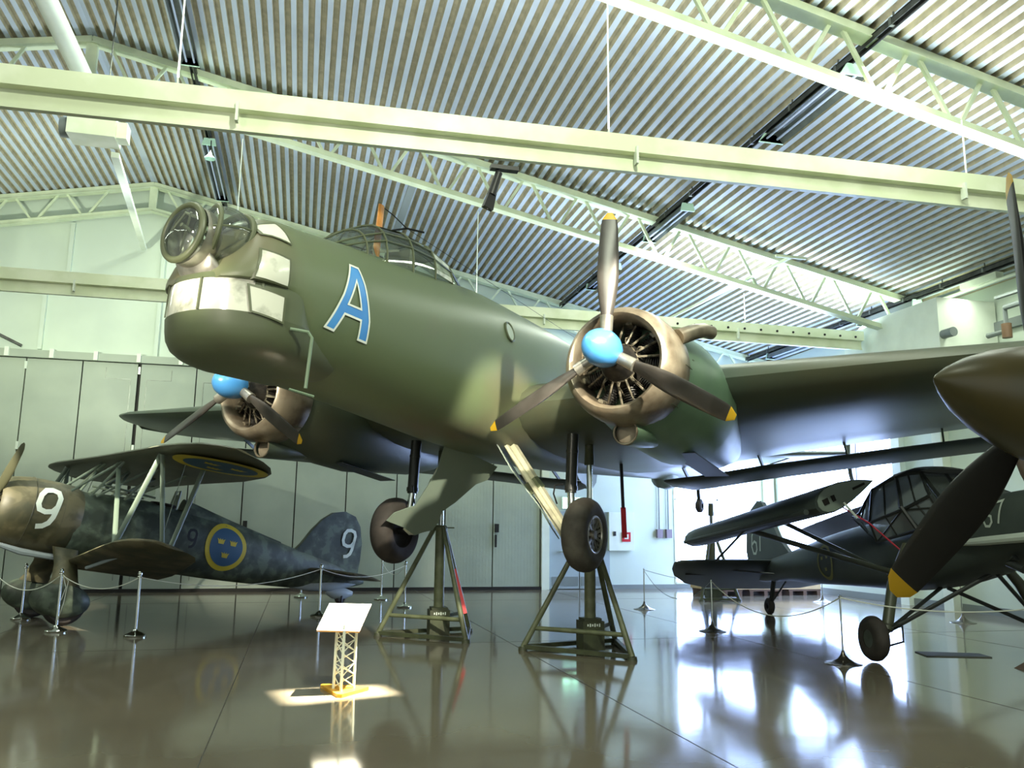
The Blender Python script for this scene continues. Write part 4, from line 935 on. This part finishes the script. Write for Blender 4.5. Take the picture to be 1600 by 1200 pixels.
# cabin: glazed, bulged sides
top = [(-2.35,.38,.93),(-2.9,.42,1.02),(-3.6,.42,.95),(-4.15,.38,.68)]; low = [(-2.0,.46,.36),(-2.45,.47,.14),(-3.6,.47,.14),(-4.1,.42,.5)]; mid = [(-1.98,.55,.52),(-2.5,.66,.42),(-3.4,.66,.40),(-4.05,.56,.6)]
cg = MB(); fr = MB()
for s in (1, -1):
    R = [[(p[0], s*p[1], p[2]) for p in row] for row in (low, mid, top)]
    cg.loft(R, closed=False, cap0=False, cap1=False)
    for row in R: fr.tube(row, .024, 6)
    for i in range(4): fr.tube([R[0][i], R[1][i], R[2][i]], .024, 6)
    for i in range(3):
        m = [tuple((Vector(R[k][i])+Vector(R[k][i+1]))/2) for k in range(3)]; fr.tube(m, .016, 6)
    fr.tube([R[0][0], R[1][1], R[0][2]], .016, 6); fr.tube([R[2][1], (-2.45, s*.70, .45), (-2.35, s*.45, -.1)], .03, 6); fr.tube([R[2][0], (-1.9, s*.40, .38)], .03, 6); fr.tube([R[2][2],(-3.0,s*.5,.3)], .016, 6)
cg.add([(-2.0,-.46,.36),(-2.0,.46,.36),(-2.35,.38,.93),(-2.35,-.38,.93)],[(0,1,2,3)])
fr.tube([(-2.35,-.38,.93),(-2.35,.38,.93)], .02, 6); fr.tube([(-2.35,0,.93),(-1.95,0,.38)], .02, 6)
cb = cg.build('cabin_glazing', M_PLEXID, ST, 20, 'bulged cabin windows'); fr.build('cabin_frame', M_STUBE, cb)
b = MB().box((-3.4,-.3,-.1),(-3.0,.3,.1)).box((-3.5,-.28,.0),(-3.38,.28,.6)).box((-2.3,-.4,.0),(-2.15,.4,.35)); b.build('seat', M_STUBE, cb)
MB().loft([[(x, .47*cos(2*pi*k/18)*w, z+h*sin(2*pi*k/18)) for k in range(18)] for x, w, z, h in ((-2.3,.85,.95,.03),(-2.5,1,.99,.08),(-2.9,1,1.0,.10),(-3.6,.95,.95,.07),(-4.0,.8,.82,.02))]).build('cabin_roof', M_STUBE, ST, 40)
# folded wings, leading edge outwards
def fold(s):
    st = []; rings = []
    A = Vector((-2.95,s*1.72,.52)); Bv = Vector((-8.75,s*2.0,.90))
    for i in range(13):
        t = i/12; le = A.lerp(Bv, t); ch = 1.42*(1-.0*t)*(1 if t < .9 else sqrt(max(.04, 1-((t-.9)/.101)**2))); dirc = Vector((-.30*(1-t), -s*.82, .36*(1-t*.6))).normalized()
        if t > .9: le = le+dirc*(1.42-ch)*.45
        nrm = Vector((1,0,0)).cross(dirc)*(-s); nrm.normalize()
        if nrm.z < 0: nrm = -nrm
        rings.append([tuple(le+dirc*ch*u+nrm*ch*v) for u, v in airfoil(10, .27, .02)])
    w = MB().loft(rings).build('wing', M_SG, ST, 40, 'folded wing lying back along the tail')
    dr = lambda t: A.lerp(Bv, t)
    MB().tube([dr(.03)+Vector((0,s*.06,-.04)), dr(.88)+Vector((0,s*.06,-.04))], [.045,.04], 8).build('slat', M_SG, w)
    r0 = rings[0]; c = sum((Vector(p) for p in r0), Vector())/len(r0)
    MB().add([tuple(c+(Vector(p)-c)*.92+Vector((.012,0,0))) for p in r0], [tuple(range(len(r0)))]).build('root_rib', M_RIB, w)
    for u0, u1 in ((.12,.2),(.26,.31),(.62,.82)):
        p = [Vector(r0[0]).lerp(Vector(r0[10]), q)+Vector((.02,0,.02)) for q in (u0, u1)]; MB().bar(p[0], p[1], .015, .09 if u0 < .5 else .035).build('rib_slot', M_DARK, w)
    MB().bar((-3.0,s*1.25,.62),(-2.95,s*1.1,.38),.03,.03).build('hinge_pin', M_PALE, w)
    strut((-5.7,s*1.62,.66), (-3.05,s*.5,-.42), .14, .06, ST, 'wing_strut', M_SGB)
    strut((-5.2,s*1.2,.72), (-3.4,s*.5,-.35), .10, .05, ST, 'wing_strut', M_SGB)
    MB().tube([(-5.5,s*1.75,.66),(-7.0,s*1.8,.30)], .022, 6).build('support_rod', M_STUBE, ST)
fold(-1); fold(1)
MB().tube([(-3.35,-1.25,.72),(-3.0,-.9,.32),(-2.75,-.62,-.12)], .012, 6).build('warning_strap', mat('strap_red', srgb(176,30,56), .5), ST, label='red strap hanging from the folded wing')
# tail
ft = [(-7.6,.55),(-8.0,.9),(-8.3,1.35),(-8.65,1.78),(-8.9,1.86),(-9.3,1.74),(-9.6,1.4),(-9.75,.9),(-9.7,.5),(-9.4,.35),(-8.6,.4)]
fo = MB().prism([(x, -.045, z) for x, z in ft], (0,.09,0)).build('fin', M_SG, ST, 30)
MB().bar((-8.82,0,.55),(-8.82,0,1.84),.012,.11,(1,0,0)).build('rudder_gap', M_DARK, fo)
b = MB(); T = lambda x, z: Vector((x, -.052, z))
stroke([(-9.18,1.32),(-9.34,1.16),(-9.40,.94),(-9.34,.78),(-9.22,.76),(-9.14,.84),(-9.14,.98),(-9.24,1.03),(-9.37,.98)], .05, T, b, 0, 3); stroke([(-9.05,1.30),(-8.86,1.31),(-8.90,1.12),(-8.98,.78)], .05, T, b, 0, 3)
b.build('number_marking', M_PALE, fo, label='white number 67 on the fin')
st = []
for y in (-2.0,-1.9,-1.6,-1.1,-.5,0,.5,1.1,1.6,1.9,2.0):
    k = sqrt(max(.03, 1-(abs(y)/2.02)**4)); mid = -9.0; st.append((y, mid+.62*k, .50, mid-.75*k, .50-.44*k, .12/max(.4, k)))
tp = wing_mesh(st, 10).build('tailplane', M_SG, ST, 40)
MB().bar((-9.02,-1.75,.285),(-9.02,1.75,.285),.02,.03).build('elevator_gap', M_DARK, tp)
MB().tube([(-8.2,-.1,.2),(-8.9,-1.0,.38)], .02, 6).build('tail_strut', M_STUBE, ST)
tg = MB().tube([(-8.55,0,.15),(-8.75,0,-.2),(-8.9,0,-.36)], .05, 8).build('tail_gear', M_STUBE, ST); MB().rev([(-.05,.06),(-.07,.12),(-.04,.165),(0,.17),(.04,.165),(.07,.12),(.05,.06)], (-8.92,0,-.38), (0,1,0), 24).build('wheel', M_TYRE2, tg)
MB().tube([(-8.0,0,.02),(-8.8,.02,-.3)], .018, 6).build('tail_brace', M_STUBE, ST)
# gear
M_LEG = mat('gear_leg', srgb(70,74,58), .45)
for s in (1, -1):
    lg = MB().tube([(-2.62,s*.62,-.05),(-2.55,s*.95,-.6),(-2.5,s*1.17,-1.22)], [.05,.075,.075], 12).build('landing_gear', M_LEG, ST)
    MB().tube([(-2.5,s*1.2,-1.25),(-1.75,s*.05,-.56)], .028, 8).tube([(-2.5,s*1.2,-1.25),(-2.85,s*.05,-.62)], .028, 8).build('brace', M_STUBE, lg)
    wh = MB().rev([(-.085,.12),(-.10,.2),(-.085,.26),(-.04,.292),(0,.298),(.04,.292),(.085,.26),(.1,.2),(.085,.12)], (-2.58,s*1.33,-1.32), (0,1,0), 34).build('wheel', M_TYRE2, lg, 50)
    MB().rev([(-.08,.12),(-.06,.001)], (-2.58,s*1.33,-1.32), (0,1,0), 20).rev([(.08,.12),(.06,.001)], (-2.58,s*1.33,-1.32), (0,1,0), 20).build('rim', M_SGB, wh)
    MB().tube([(-2.5,s*1.1,-1.2),(-2.2,s*1.12,-1.18),(-2.18,s*1.15,-1.38),(-2.5,s*1.18,-1.42)], .014, 6).build('brake_hose', M_BLACK, lg)
# exhaust and nose details
MB().tube([(-.5,-.40,-.28),(-1.2,-.47,-.22),(-1.75,-.50,-.17)], [.06,.055,.03], 10).build('exhaust_pipe', M_PALE, ST)
MB().tube([(-.9,-.30,-.46),(-1.0,-.33,-.52),(-.8,-.3,-.62)], .05, 8).build('intake', M_STUBE, ST)
p = MB().rev([(.02,.1),(.1,.1),(.2,.06),(.25,.005)], (0,0,0), (1,0,0), 18).build('propeller', M_STUBE, ST)
for a in (radians(4), radians(184)):
    rr = blade_mesh(1.3, .1, .2, 50, 20); MB().loft([[(q[0]+.05, q[1]*cos(a)+q[2]*sin(a), -q[1]*sin(a)+q[2]*cos(a)) for q in r] for r in rr]).build('blade', mat('wood_blade', srgb(80,58,36), .4) if a < 1 else bpy.data.materials['wood_blade'], p, 60)

# ================================================================ nose of the fighter at the right edge
M_NOSE = mat('nose_brown_green', srgb(84,74,38), .38, col2=srgb(66,66,44), scale=1.6, bump=.05, bscale=8)
NM = pose((3.806, 3.560, 2.386), 4.769, .175)
NF = thing('fighter_aircraft', 'olive brown fighter nose with pointed spinner and black propeller at the right edge', 'aircraft', M=NM)
cw = MB().rev([(-1.5,.62),(-1.2,.64),(-.6,.63),(-.38,.60),(-.28,.54),(-.27,.49),(-.32,.44),(-.6,.44)], (0,0,0), (1,0,0), 44).build('engine_cowling', mat('cowl_brown', srgb(92,70,54), .5, col2=srgb(74,62,46), scale=2), NF, 60)
MB().loft([[(x, w*cos(2*pi*k/30), z+h*sin(2*pi*k/30)) for k in range(30)] for x, w, h, z in ((-1.45,.6,.6,0),(-2.2,.58,.62,-.02),(-3.0,.52,.6,-.02),(-4.0,.40,.5,.02),(-5.2,.24,.32,.08),(-6.2,.08,.1,.12))]).build('fuselage', M_NOSE, NF, 50)
MB().rev([(-.7,.001),(-.7,.46)], (0,0,0), (1,0,0), 24).rev([(-.6,.2),(-.2,.15)], (0,0,0), (1,0,0), 16).build('engine', M_ENG, NF)
rings = None
M_BB = mat('blade_soot', srgb(15,14,13), .5, col2=srgb(21,20,18), scale=3); M_TIP2 = mat('tip_ochre', srgb(196,152,14), .5)
p = propeller(NF, (0,0,0), 1.55, [(.66,.002),(.64,.03),(.58,.085),(.48,.155),(.34,.225),(.18,.28),(.02,.315),(-.14,.33),(-.16,.31),(-.16,.1)], [radians(226.0), radians(346.0), radians(106.0)], .268, M_NOSE, r0=.24, tw=(58, 30), sgn=1, tipn=2, shank=False, hubr=.12, m_bl=M_BB, nn=20)
for o in p.children_recursive:
    if o.name.startswith('blade_tip'): o.data.materials[0] = M_TIP2
for s in (1, -1):
    lg = MB().tube([(-4.2,s*.2,-.35),(-4.2,s*.9,-.55),(-4.2,s*1.0,-1.0)], .07, 10).tube([(-4.2,s*1.0,-.9),(-4.2,s*1.0,-1.30)], .06, 10)
    lg = lg.build('landing_gear', M_OLEO, NF)
    MB().rev([(-.09,.15),(-.1,.28),(-.05,.335),(0,.34),(.05,.335),(.1,.28),(.09,.15)], (-4.2,s*1.12,-1.27), (0,1,0), 30).build('wheel', M_TYRE2, lg)
# ================================================================ jacks
M_JACK = mat('jack_green', srgb(104,110,82), .45, col2=srgb(86,92,66), scale=6, bump=.05, bscale=40)
M_JACKD = mat('jack_green_dark', srgb(70,76,52), .5, col2=srgb(56,60,42), scale=5)
def jack(name, label, P, C, ht, rod_top, dark=False, red=False, lean=(0,0), rodr=.045):
    m, m2 = (M_JACKD, M_JACKD) if dark else (M_JACK, M_JACKD)
    cx, cy = C; t = thing(name, label, 'jack', (cx, cy, 0), 0, 'aircraft jacks'); L = [Vector((x-cx, y-cy, 0)) for x, y in P]
    top = Vector((0,0,ht))
    for i, p in enumerate(L):
        lg = MB().cyl(p+Vector((0,0,.04)), top+(p-Vector((0,0,0))).normalized()*.10, .042, .038, 12).build('leg', m, t)
        MB().cyl(p+Vector((0,0,0)), p+Vector((0,0,.05)), .07, .06, 12).build('foot', m2, lg)
    for i in range(3):
        p, q = L[i], L[(i+1) % 3]; MB().bar(p+Vector((0,0,.05)), q+Vector((0,0,.05)), .06, .06).build('base_bar', m2, t)
    up = [p.lerp(top, .19) for p in L]; MB().cyl(up[0], up[1], .032, n=10).build('cross_bar', m, t)
    for p in up: MB().bar(p, (0,0,p.z*.9), .03, .05).build('stay', m2, t)
    MB().cyl((0,0,.06), (0,0,ht+.02), .082, n=20).build('outer_tube', m, t)
    bx = MB().box((-.16,-.16,.02),(.16,.16,.42)).box((-.13,-.13,.42),(.13,.13,.46)).build('pump_box', m2, t)
    if not dark:
        b = MB(); f = (P[0][0]-cx, P[0][1]-cy)
        n = Vector((-.7,-.72,0))
        for k in range(6): b.bar(Vector((-.10+.035*k,-.165,.37)), Vector((-.10+.035*k+.018,-.165,.37)), .006, .045 if k % 2 else .03)
        b.build('stencil', M_NUM, bx)
    MB().rev([(-.05,.11),(.0,.12),(.04,.09)], top, (0,0,1), 18, caps=True).bar(top+Vector((-.22,.05,.0)), top+Vector((.22,-.05,.0)), .03,.02).build('collar', m, t)
    r = MB().cyl(top+Vector((0,0,.02)), Vector((lean[0],lean[1],rod_top)), rodr, rodr*.9, 14).build('rod', M_CHROME if not dark else M_STEEL, t)
    MB().cyl((lean[0],lean[1],rod_top-.32), (lean[0],lean[1],rod_top), .075, .065, 14).build('rod_head', m2, t)
    if red: MB().bar(L[1].lerp(top,.24)+Vector((.07,-.03,0)), L[1].lerp(top,.62)+Vector((.05,-.03,0)), .09, .012, (0,1,0)).build('warning_flag', M_RED, t)
    return t
jack('wing_jack', 'green tripod jack under the wing in front of the big tyre', [(3.19,11.98),(4.39,10.81),(4.78,12.45)], (4.14,11.78), 1.62, 2.98)
jack('wing_jack', 'green tripod jack with a red strip, behind the information stand', [(1.30,13.92),(2.53,12.85),(2.86,14.3)], (2.24,13.72), 1.72, 2.98, red=True)
jack('tail_jack', 'dark tripod jack under the bomber tail, seen against the bright window', [(9.75,19.45),(10.75,19.4),(10.3,20.4)], (10.22,19.72), 1.55, 2.42, dark=True)

# warning streamer under the wing
t = thing('warning_strap', 'dark strap with red end hanging under the wing beside the big tyre', 'strap', (5.38, 13.65, 1.58))
MB().bar((0,0,1.35),(.03,0,.5),.05,.03).build('strap', M_BLACK, t); MB().bar((.03,0,.52),(.05,0,0),.085,.03).build('red_flag', M_RED, t)

# ================================================================ rope barriers
def post(label, x, y, h, kind, group):
    t = thing('barrier_post', label, 'barrier post', (x, y, 0), 0, group)
    if kind == 'dome':
        b = MB().rev([(0,.001),(0,.165),(.025,.17),(.035,.16),(.06,.10),(.085,.045),(.11,.028)], (0,0,0), (0,0,1), 26).build('base', M_CHROME, t)
        MB().cyl((0,0,.08), (0,0,h), .021, n=14).build('pole', M_CHROME, t)
        MB().rev([(0,.03),(.02,.034),(.05,.03),(.07,.012)], (0,0,h-.02), (0,0,1), 14, caps=True).torus((0,0,h-.04),(0,0,1),.035,.008,14,6).build('cap', M_CHROME, t)
    else:
        MB().rev([(0,.001),(0,.24),(.008,.235),(.03,.14),(.07,.07),(.12,.03),(.17,.016)], (0,0,0), (0,0,1), 26).build('base', mat('worn_base', srgb(96,92,84), .25, .8) if 'worn_base' not in bpy.data.materials else bpy.data.materials['worn_base'], t)
        MB().cyl((0,0,.14), (0,0,h), .0125, n=10).build('pole', M_CHROME, t); MB().ball((0,0,h), .018, 10).build('cap', M_CHROME, t)
    return (x, y, h-.05 if kind == 'dome' else h-.02)
M_ROPE = mat('white_rope', srgb(214,218,204), .7); M_ROPEG = mat('grey_cord', srgb(150,158,156), .7)
def rope(label, a, b, sag, r=.008, group='ropes', m=None):
    a, b = Vector(a), Vector(b); pts = []
    for i in range(25):
        u = i/24; p = a.lerp(b, u); p.z -= 4*sag*u*(1-u); pts.append(p)
    tag(MB().tube(pts, r, 6).build('barrier_rope', m or M_ROPE), label, 'rope', group)
GL = 'chrome posts around the biplane'
pZ = post('chrome post at the very left edge, mostly cut off by the frame', -4.87, 15.8, .95, 'dome', GL)
pA = post('chrome post in front of the biplane wheel spats, with a loose rope end', -3.72, 15.24, .95, 'dome', GL)
pB = post('chrome post under the biplane lower wing tip', -2.40, 14.45, .95, 'dome', GL)
pC = post('chrome post at the biplane tail, left of the white panel', .45, 17.12, .95, 'dome', GL)
pD = post('chrome post just left of the rear green jack', 2.31, 18.78, .95, 'dome', GL)
pE = post('chrome post below the far bomber tyre', 1.99, 20.84, .95, 'dome', GL)
pF = post('chrome post hidden behind the biplane rear fuselage', .11, 21.82, .95, 'dome', GL)
pG = post('chrome post behind the biplane wheels', -4.84, 17.35, .95, 'dome', GL)
R1 = 'ropes around the biplane'
rope('pale rope sagging in front of the wheel spats at the left edge', pZ, pA, .26, .008, R1)
rope('pale rope sagging below the biplane lower wing', pA, pB, .20, .008, R1)
rope('long pale rope along the biplane rear fuselage', pB, pC, .22, .008, R1)
rope('pale rope crossing below the biplane tailplane', pC, pD, .20, .008, R1)
rope('thin pale rope between the two posts below the far tyre', pD, pE, .25, .006, R1)
tag(MB().tube([(-3.69,15.22,.9),(-3.60,15.2,.8),(-3.64,15.2,.45),(-3.72,15.2,.12)], .007, 6).tube([(-3.69,15.22,.88),(-3.63,15.21,.7),(-3.68,15.2,.5)], .007, 6).build('rope_end', M_ROPE), 'loose rope end hanging from the post at the wheel spats', 'rope')
GR = 'thin posts around the liaison plane'
qF = post('thin post with pointed base left of the dark tailplane tip', 7.47, 17.66, .87, 'cone', GR)
qG = post('thin post with pointed base below the dark tailplane', 7.03, 13.64, .87, 'cone', GR)
qI = post('nearest thin post with pointed base, left of the small wheel', 7.07, 10.06, .87, 'cone', GR)
qH = post('thin post behind the liaison plane rear fuselage', 12.75, 18.84, .87, 'cone', GR)
qK = post('thin faint post by the right wall behind the gear struts', 12.69, 14.18, .87, 'cone', GR)
qJ = post('thin post beyond the right edge holding the near rope', 9.15, 8.65, .87, 'cone', GR)
R2 = 'ropes around the liaison plane'
rope('thin rope running behind the dark tailplane', qF, qH, .35, .006, R2, M_ROPEG)
rope('thin slack rope between the two posts at the dark tailplane', qF, qG, .45, .006, R2, M_ROPEG)
rope('white rope sagging in front of the tail wheel', qG, qI, .40, .008, R2)
rope('bright white rope crossing in front of the gear struts at the right edge', qI, qJ, .13, .009, R2)
rope('faint rope by the right wall', qH, qK, .35, .006, R2, M_ROPEG)

# ================================================================ information stand
M_YWOOD = mat('yellow_wood', srgb(226,170,50), .4, col2=srgb(206,146,36), scale=6); M_PANEL = mat('panel_white', srgb(240,240,232), .5)
t = thing('information_stand', 'small lattice stand with blank white tilted panel in a pool of light', 'stand', (.535, 9.33, 0))
tri = [(-.20,.32),(-.23,.26),(-.08,-.30),(-.03,-.32),(.26,.02),(.27,.07),(.22,.10)]
MB().prism([(x, y, 0) for x, y in tri], (0,0,.035)).build('base', M_YWOOD, t)
pts = [(-.105,.02),(-.035,-.14),(.105,.03)]
for x, y in pts: MB().cyl((x, y, .035), (x*.98+.01, y, .70), .0155, n=12).build('chord_tube', M_CHROME if False else M_WHITE, t)
for i in range(3):
    a, bq = Vector(pts[i]+(0,)), Vector(pts[(i+1) % 3]+(0,)); b = MB()
    for k in range(5):
        z0 = .05+.12*k; 
        p, q = (a, bq) if k % 2 else (bq, a); b.cyl(p+Vector((0,0,z0)), q+Vector((0,0,z0+.12)), .006, n=6)
        b.cyl(q+Vector((0,0,z0+.0)), p+Vector((0,0,z0+.12)), .006, n=6) if k in (1, 3) else None
    b.build('lattice', M_WHITE, t)
c = [(-.31,-.16,.655),(.13,-.16,.635),(.27,.16,.88),(-.18,.16,.895)]
n = (Vector(c[1])-Vector(c[0])).cross(Vector(c[3])-Vector(c[0])).normalized()
MB().prism(c, -n*.014).build('panel', M_PANEL, t); MB().prism([tuple(Vector(p)-n*.014) for p in c], -n*.012).build('panel_backing', M_YWOOD, t)
MB().box((-.08,-.10,.66),(.10,.06,.70)).build('panel_bracket', M_WHITE, t)

# ================================================================ floor items
tag(MB().prism([(8.81,10.83,.001),(8.66,10.41,.001),(9.51,10.14,.001),(9.62,10.5,.001)], (0,0,.012)).build('drip_mat', mat('mat_grey', srgb(84,88,80), .8)), 'thin dark drip mat on the floor right of the small wheel', 'mat')
t = thing('wheel_chock', 'small brown chock at the right edge of the floor', 'chock', (9.28, 9.22, 0)); MB().prism([(-.2,-.12,0),(.2,-.12,0),(.2,-.12,.1),(.05,-.12,.1)], (0,.24,0)).build('block', mat('chock_wood', srgb(96,74,40), .6), t)
t = thing('chest_crate', 'long pale brown crate on pallets behind the liaison plane tail', 'crate', (12.2, 21.4, 0))
M_CARD = mat('crate_board', srgb(196,172,130), .7, col2=srgb(180,156,116), scale=2); M_PAL = mat('pallet_wood', srgb(92,70,56), .7)
MB().box((-1.55,-.5,.17),(1.9,.5,.56)).build('crate_body', M_CARD, t); MB().box((-1.58,-.52,.50),(1.93,.52,.57)).build('crate_lid', M_CARD, t)
for k in range(3):
    b = MB(); x = -1.5+1.2*k; b.box((x,-.5,.12),(x+1.0,.5,.165))
    for j in range(3): b.box((x+.02+.43*j,-.5,.0),(x+.12+.43*j,.5,.12))
    b.build('pallet', M_PAL, t)
# ================================================================ camera
cam = bpy.data.cameras.new('camera'); co = bpy.data.objects.new('camera', cam); COL.objects.link(co)
cam.sensor_width = 36; cam.lens = 36*1300/1600; cam.clip_end = 200
yaw, pit, rol = radians(14.0), radians(9.93), radians(0.62)
f = Vector((sin(yaw)*cos(pit), cos(yaw)*cos(pit), sin(pit))); r = Vector((cos(yaw), -sin(yaw), 0)); u = r.cross(f)
r, u = cos(rol)*r+sin(rol)*u, -sin(rol)*r+cos(rol)*u
M = Matrix((r, u, -f)).transposed().to_4x4(); M.translation = (0, 0, 1.70); co.matrix_world = M; SC.camera = co

# ================================================================ light
W = bpy.data.worlds.new('hall_ambient'); SC.world = W; W.use_nodes = True
W.node_tree.nodes['Background'].inputs['Color'].default_value = (.80, .86, .80, 1); W.node_tree.nodes['Background'].inputs['Strength'].default_value = 1.15
def area(name, loc, aim, w, h, power, col, spread=180):
    l = bpy.data.lights.new(name, 'AREA'); l.shape = 'RECTANGLE'; l.size = w; l.size_y = h; l.energy = power; l.color = col; l.spread = radians(spread)
    o = bpy.data.objects.new(name, l); COL.objects.link(o); o.location = loc; o.rotation_euler = (Vector(aim)-Vector(loc)).to_track_quat('-Z', 'Y').to_euler(); return o
def spot(name, loc, aim, ang, power, col, blend=.4, rad=.05):
    l = bpy.data.lights.new(name, 'SPOT'); l.spot_size = radians(ang); l.energy = power; l.color = col; l.spot_blend = blend; l.shadow_soft_size = rad
    o = bpy.data.objects.new(name, l); COL.objects.link(o); o.location = loc; o.rotation_euler = (Vector(aim)-Vector(loc)).to_track_quat('-Z', 'Y').to_euler(); return o
WARM, GRN, BLU = (1, .93, .74), (.92, 1, .78), (.62, .78, 1)
# added ambient fill panels under the roof; the strip lamps themselves are unlit
for i, (x, y0, y1, e) in enumerate(((-2.5, 4.0, 23.0, 520), (7.4, 4.0, 23.0, 520), (13.6, 6.0, 23.0, 260), (-12.0, 2.0, 23.0, 560))):
    area('roof_fill', (x, (y0+y1)/2, zr(x)-.55), (x, (y0+y1)/2, 0), .25, y1-y0, e, (.90, 1, .84))
# added fill at beam height to brighten the ceiling, no tubes sit there
area('ceiling_fill', (3, 9.1, 6.6), (3, 9.1, 12), 16, .2, 520, (.90, .98, .98))
area('far_ceiling_fill', (-2, 17.0, 6.6), (-2, 17.0, 12), 15, .2, 220, (.88, .97, .97))
area('far_ceiling_fill_right', (9.6, 17.0, 6.6), (9.6, 17.0, 12), 7, .2, 330, (.70, .82, 1))
# spotlights
spot('spot_nose', (-3.8, 3.2, 5.6), (-.9, 8.4, 3.9), 50, 1000, WARM, .9, .3)
spot('spot_turret', (-4.6, 4.2, 3.2), (-1.05, 8.1, 4.0), 9, 2600, WARM, .8, .1)
spot('spot_starboard_engine', (-4.4, 6.5, 5.6), (-.85, 12.6, 3.65), 13, 4200, WARM, .5, .06)
spot('spot_port_engine', (4.6, 2.6, 6.3), (3.3, 8.7, 3.75), 16.5, 9500, WARM, .5, .08)
spot('beam_fill', (2, 2.0, 8.6), (2.5, 9.1, 6.3), 130, 2100, GRN, .8, .2)  # added flood that whitens the near beam, no fixture there
spot('spot_gable', (-6, 18.0, 5.6), (-6, 23.9, 8.6), 125, 1050, GRN, .7, .2)
spot('spot_biplane', (-8.6, 11.5, 5.4), (-5.5, 16.3, 2.55), 19, 6000, WARM, .5)
spot('spot_wing_root', (1.6, 3.4, 5.2), (3.3, 11.05, 2.75), 14, 5200, WARM, .6, .06)
spot('spot_floor', (-1.6, 22.6, 5.8), (-2.4, 20.3, 0), 13, 5000, WARM, .15, .02)
spot('spot_floor_mid', (.8, 16.6, 5.8), (-.9, 17.35, 0), 12, 3500, WARM, .3, .02)
spot('spot_floor_left', (-2.6, 13.6, 5.8), (-3.0, 16.2, 0), 17, 3500, WARM, .2, .02)
spot('spot_stand', SPOT_AT, (.45, 9.25, 0), 17, 34000, WARM, .02, .004)

SC.view_settings.view_transform = 'Standard'; SC.view_settings.look = 'None'; SC.view_settings.exposure = 0.0; SC.view_settings.gamma = 1.0
SC.view_settings.use_curve_mapping = False
SC.cycles.use_denoising = True; SC.cycles.max_bounces = 7; SC.cycles.transparent_max_bounces = 16; SC.cycles.sample_clamp_indirect = 8.0
try: SC.cycles.denoiser = 'OPENIMAGEDENOISE'
except Exception: pass
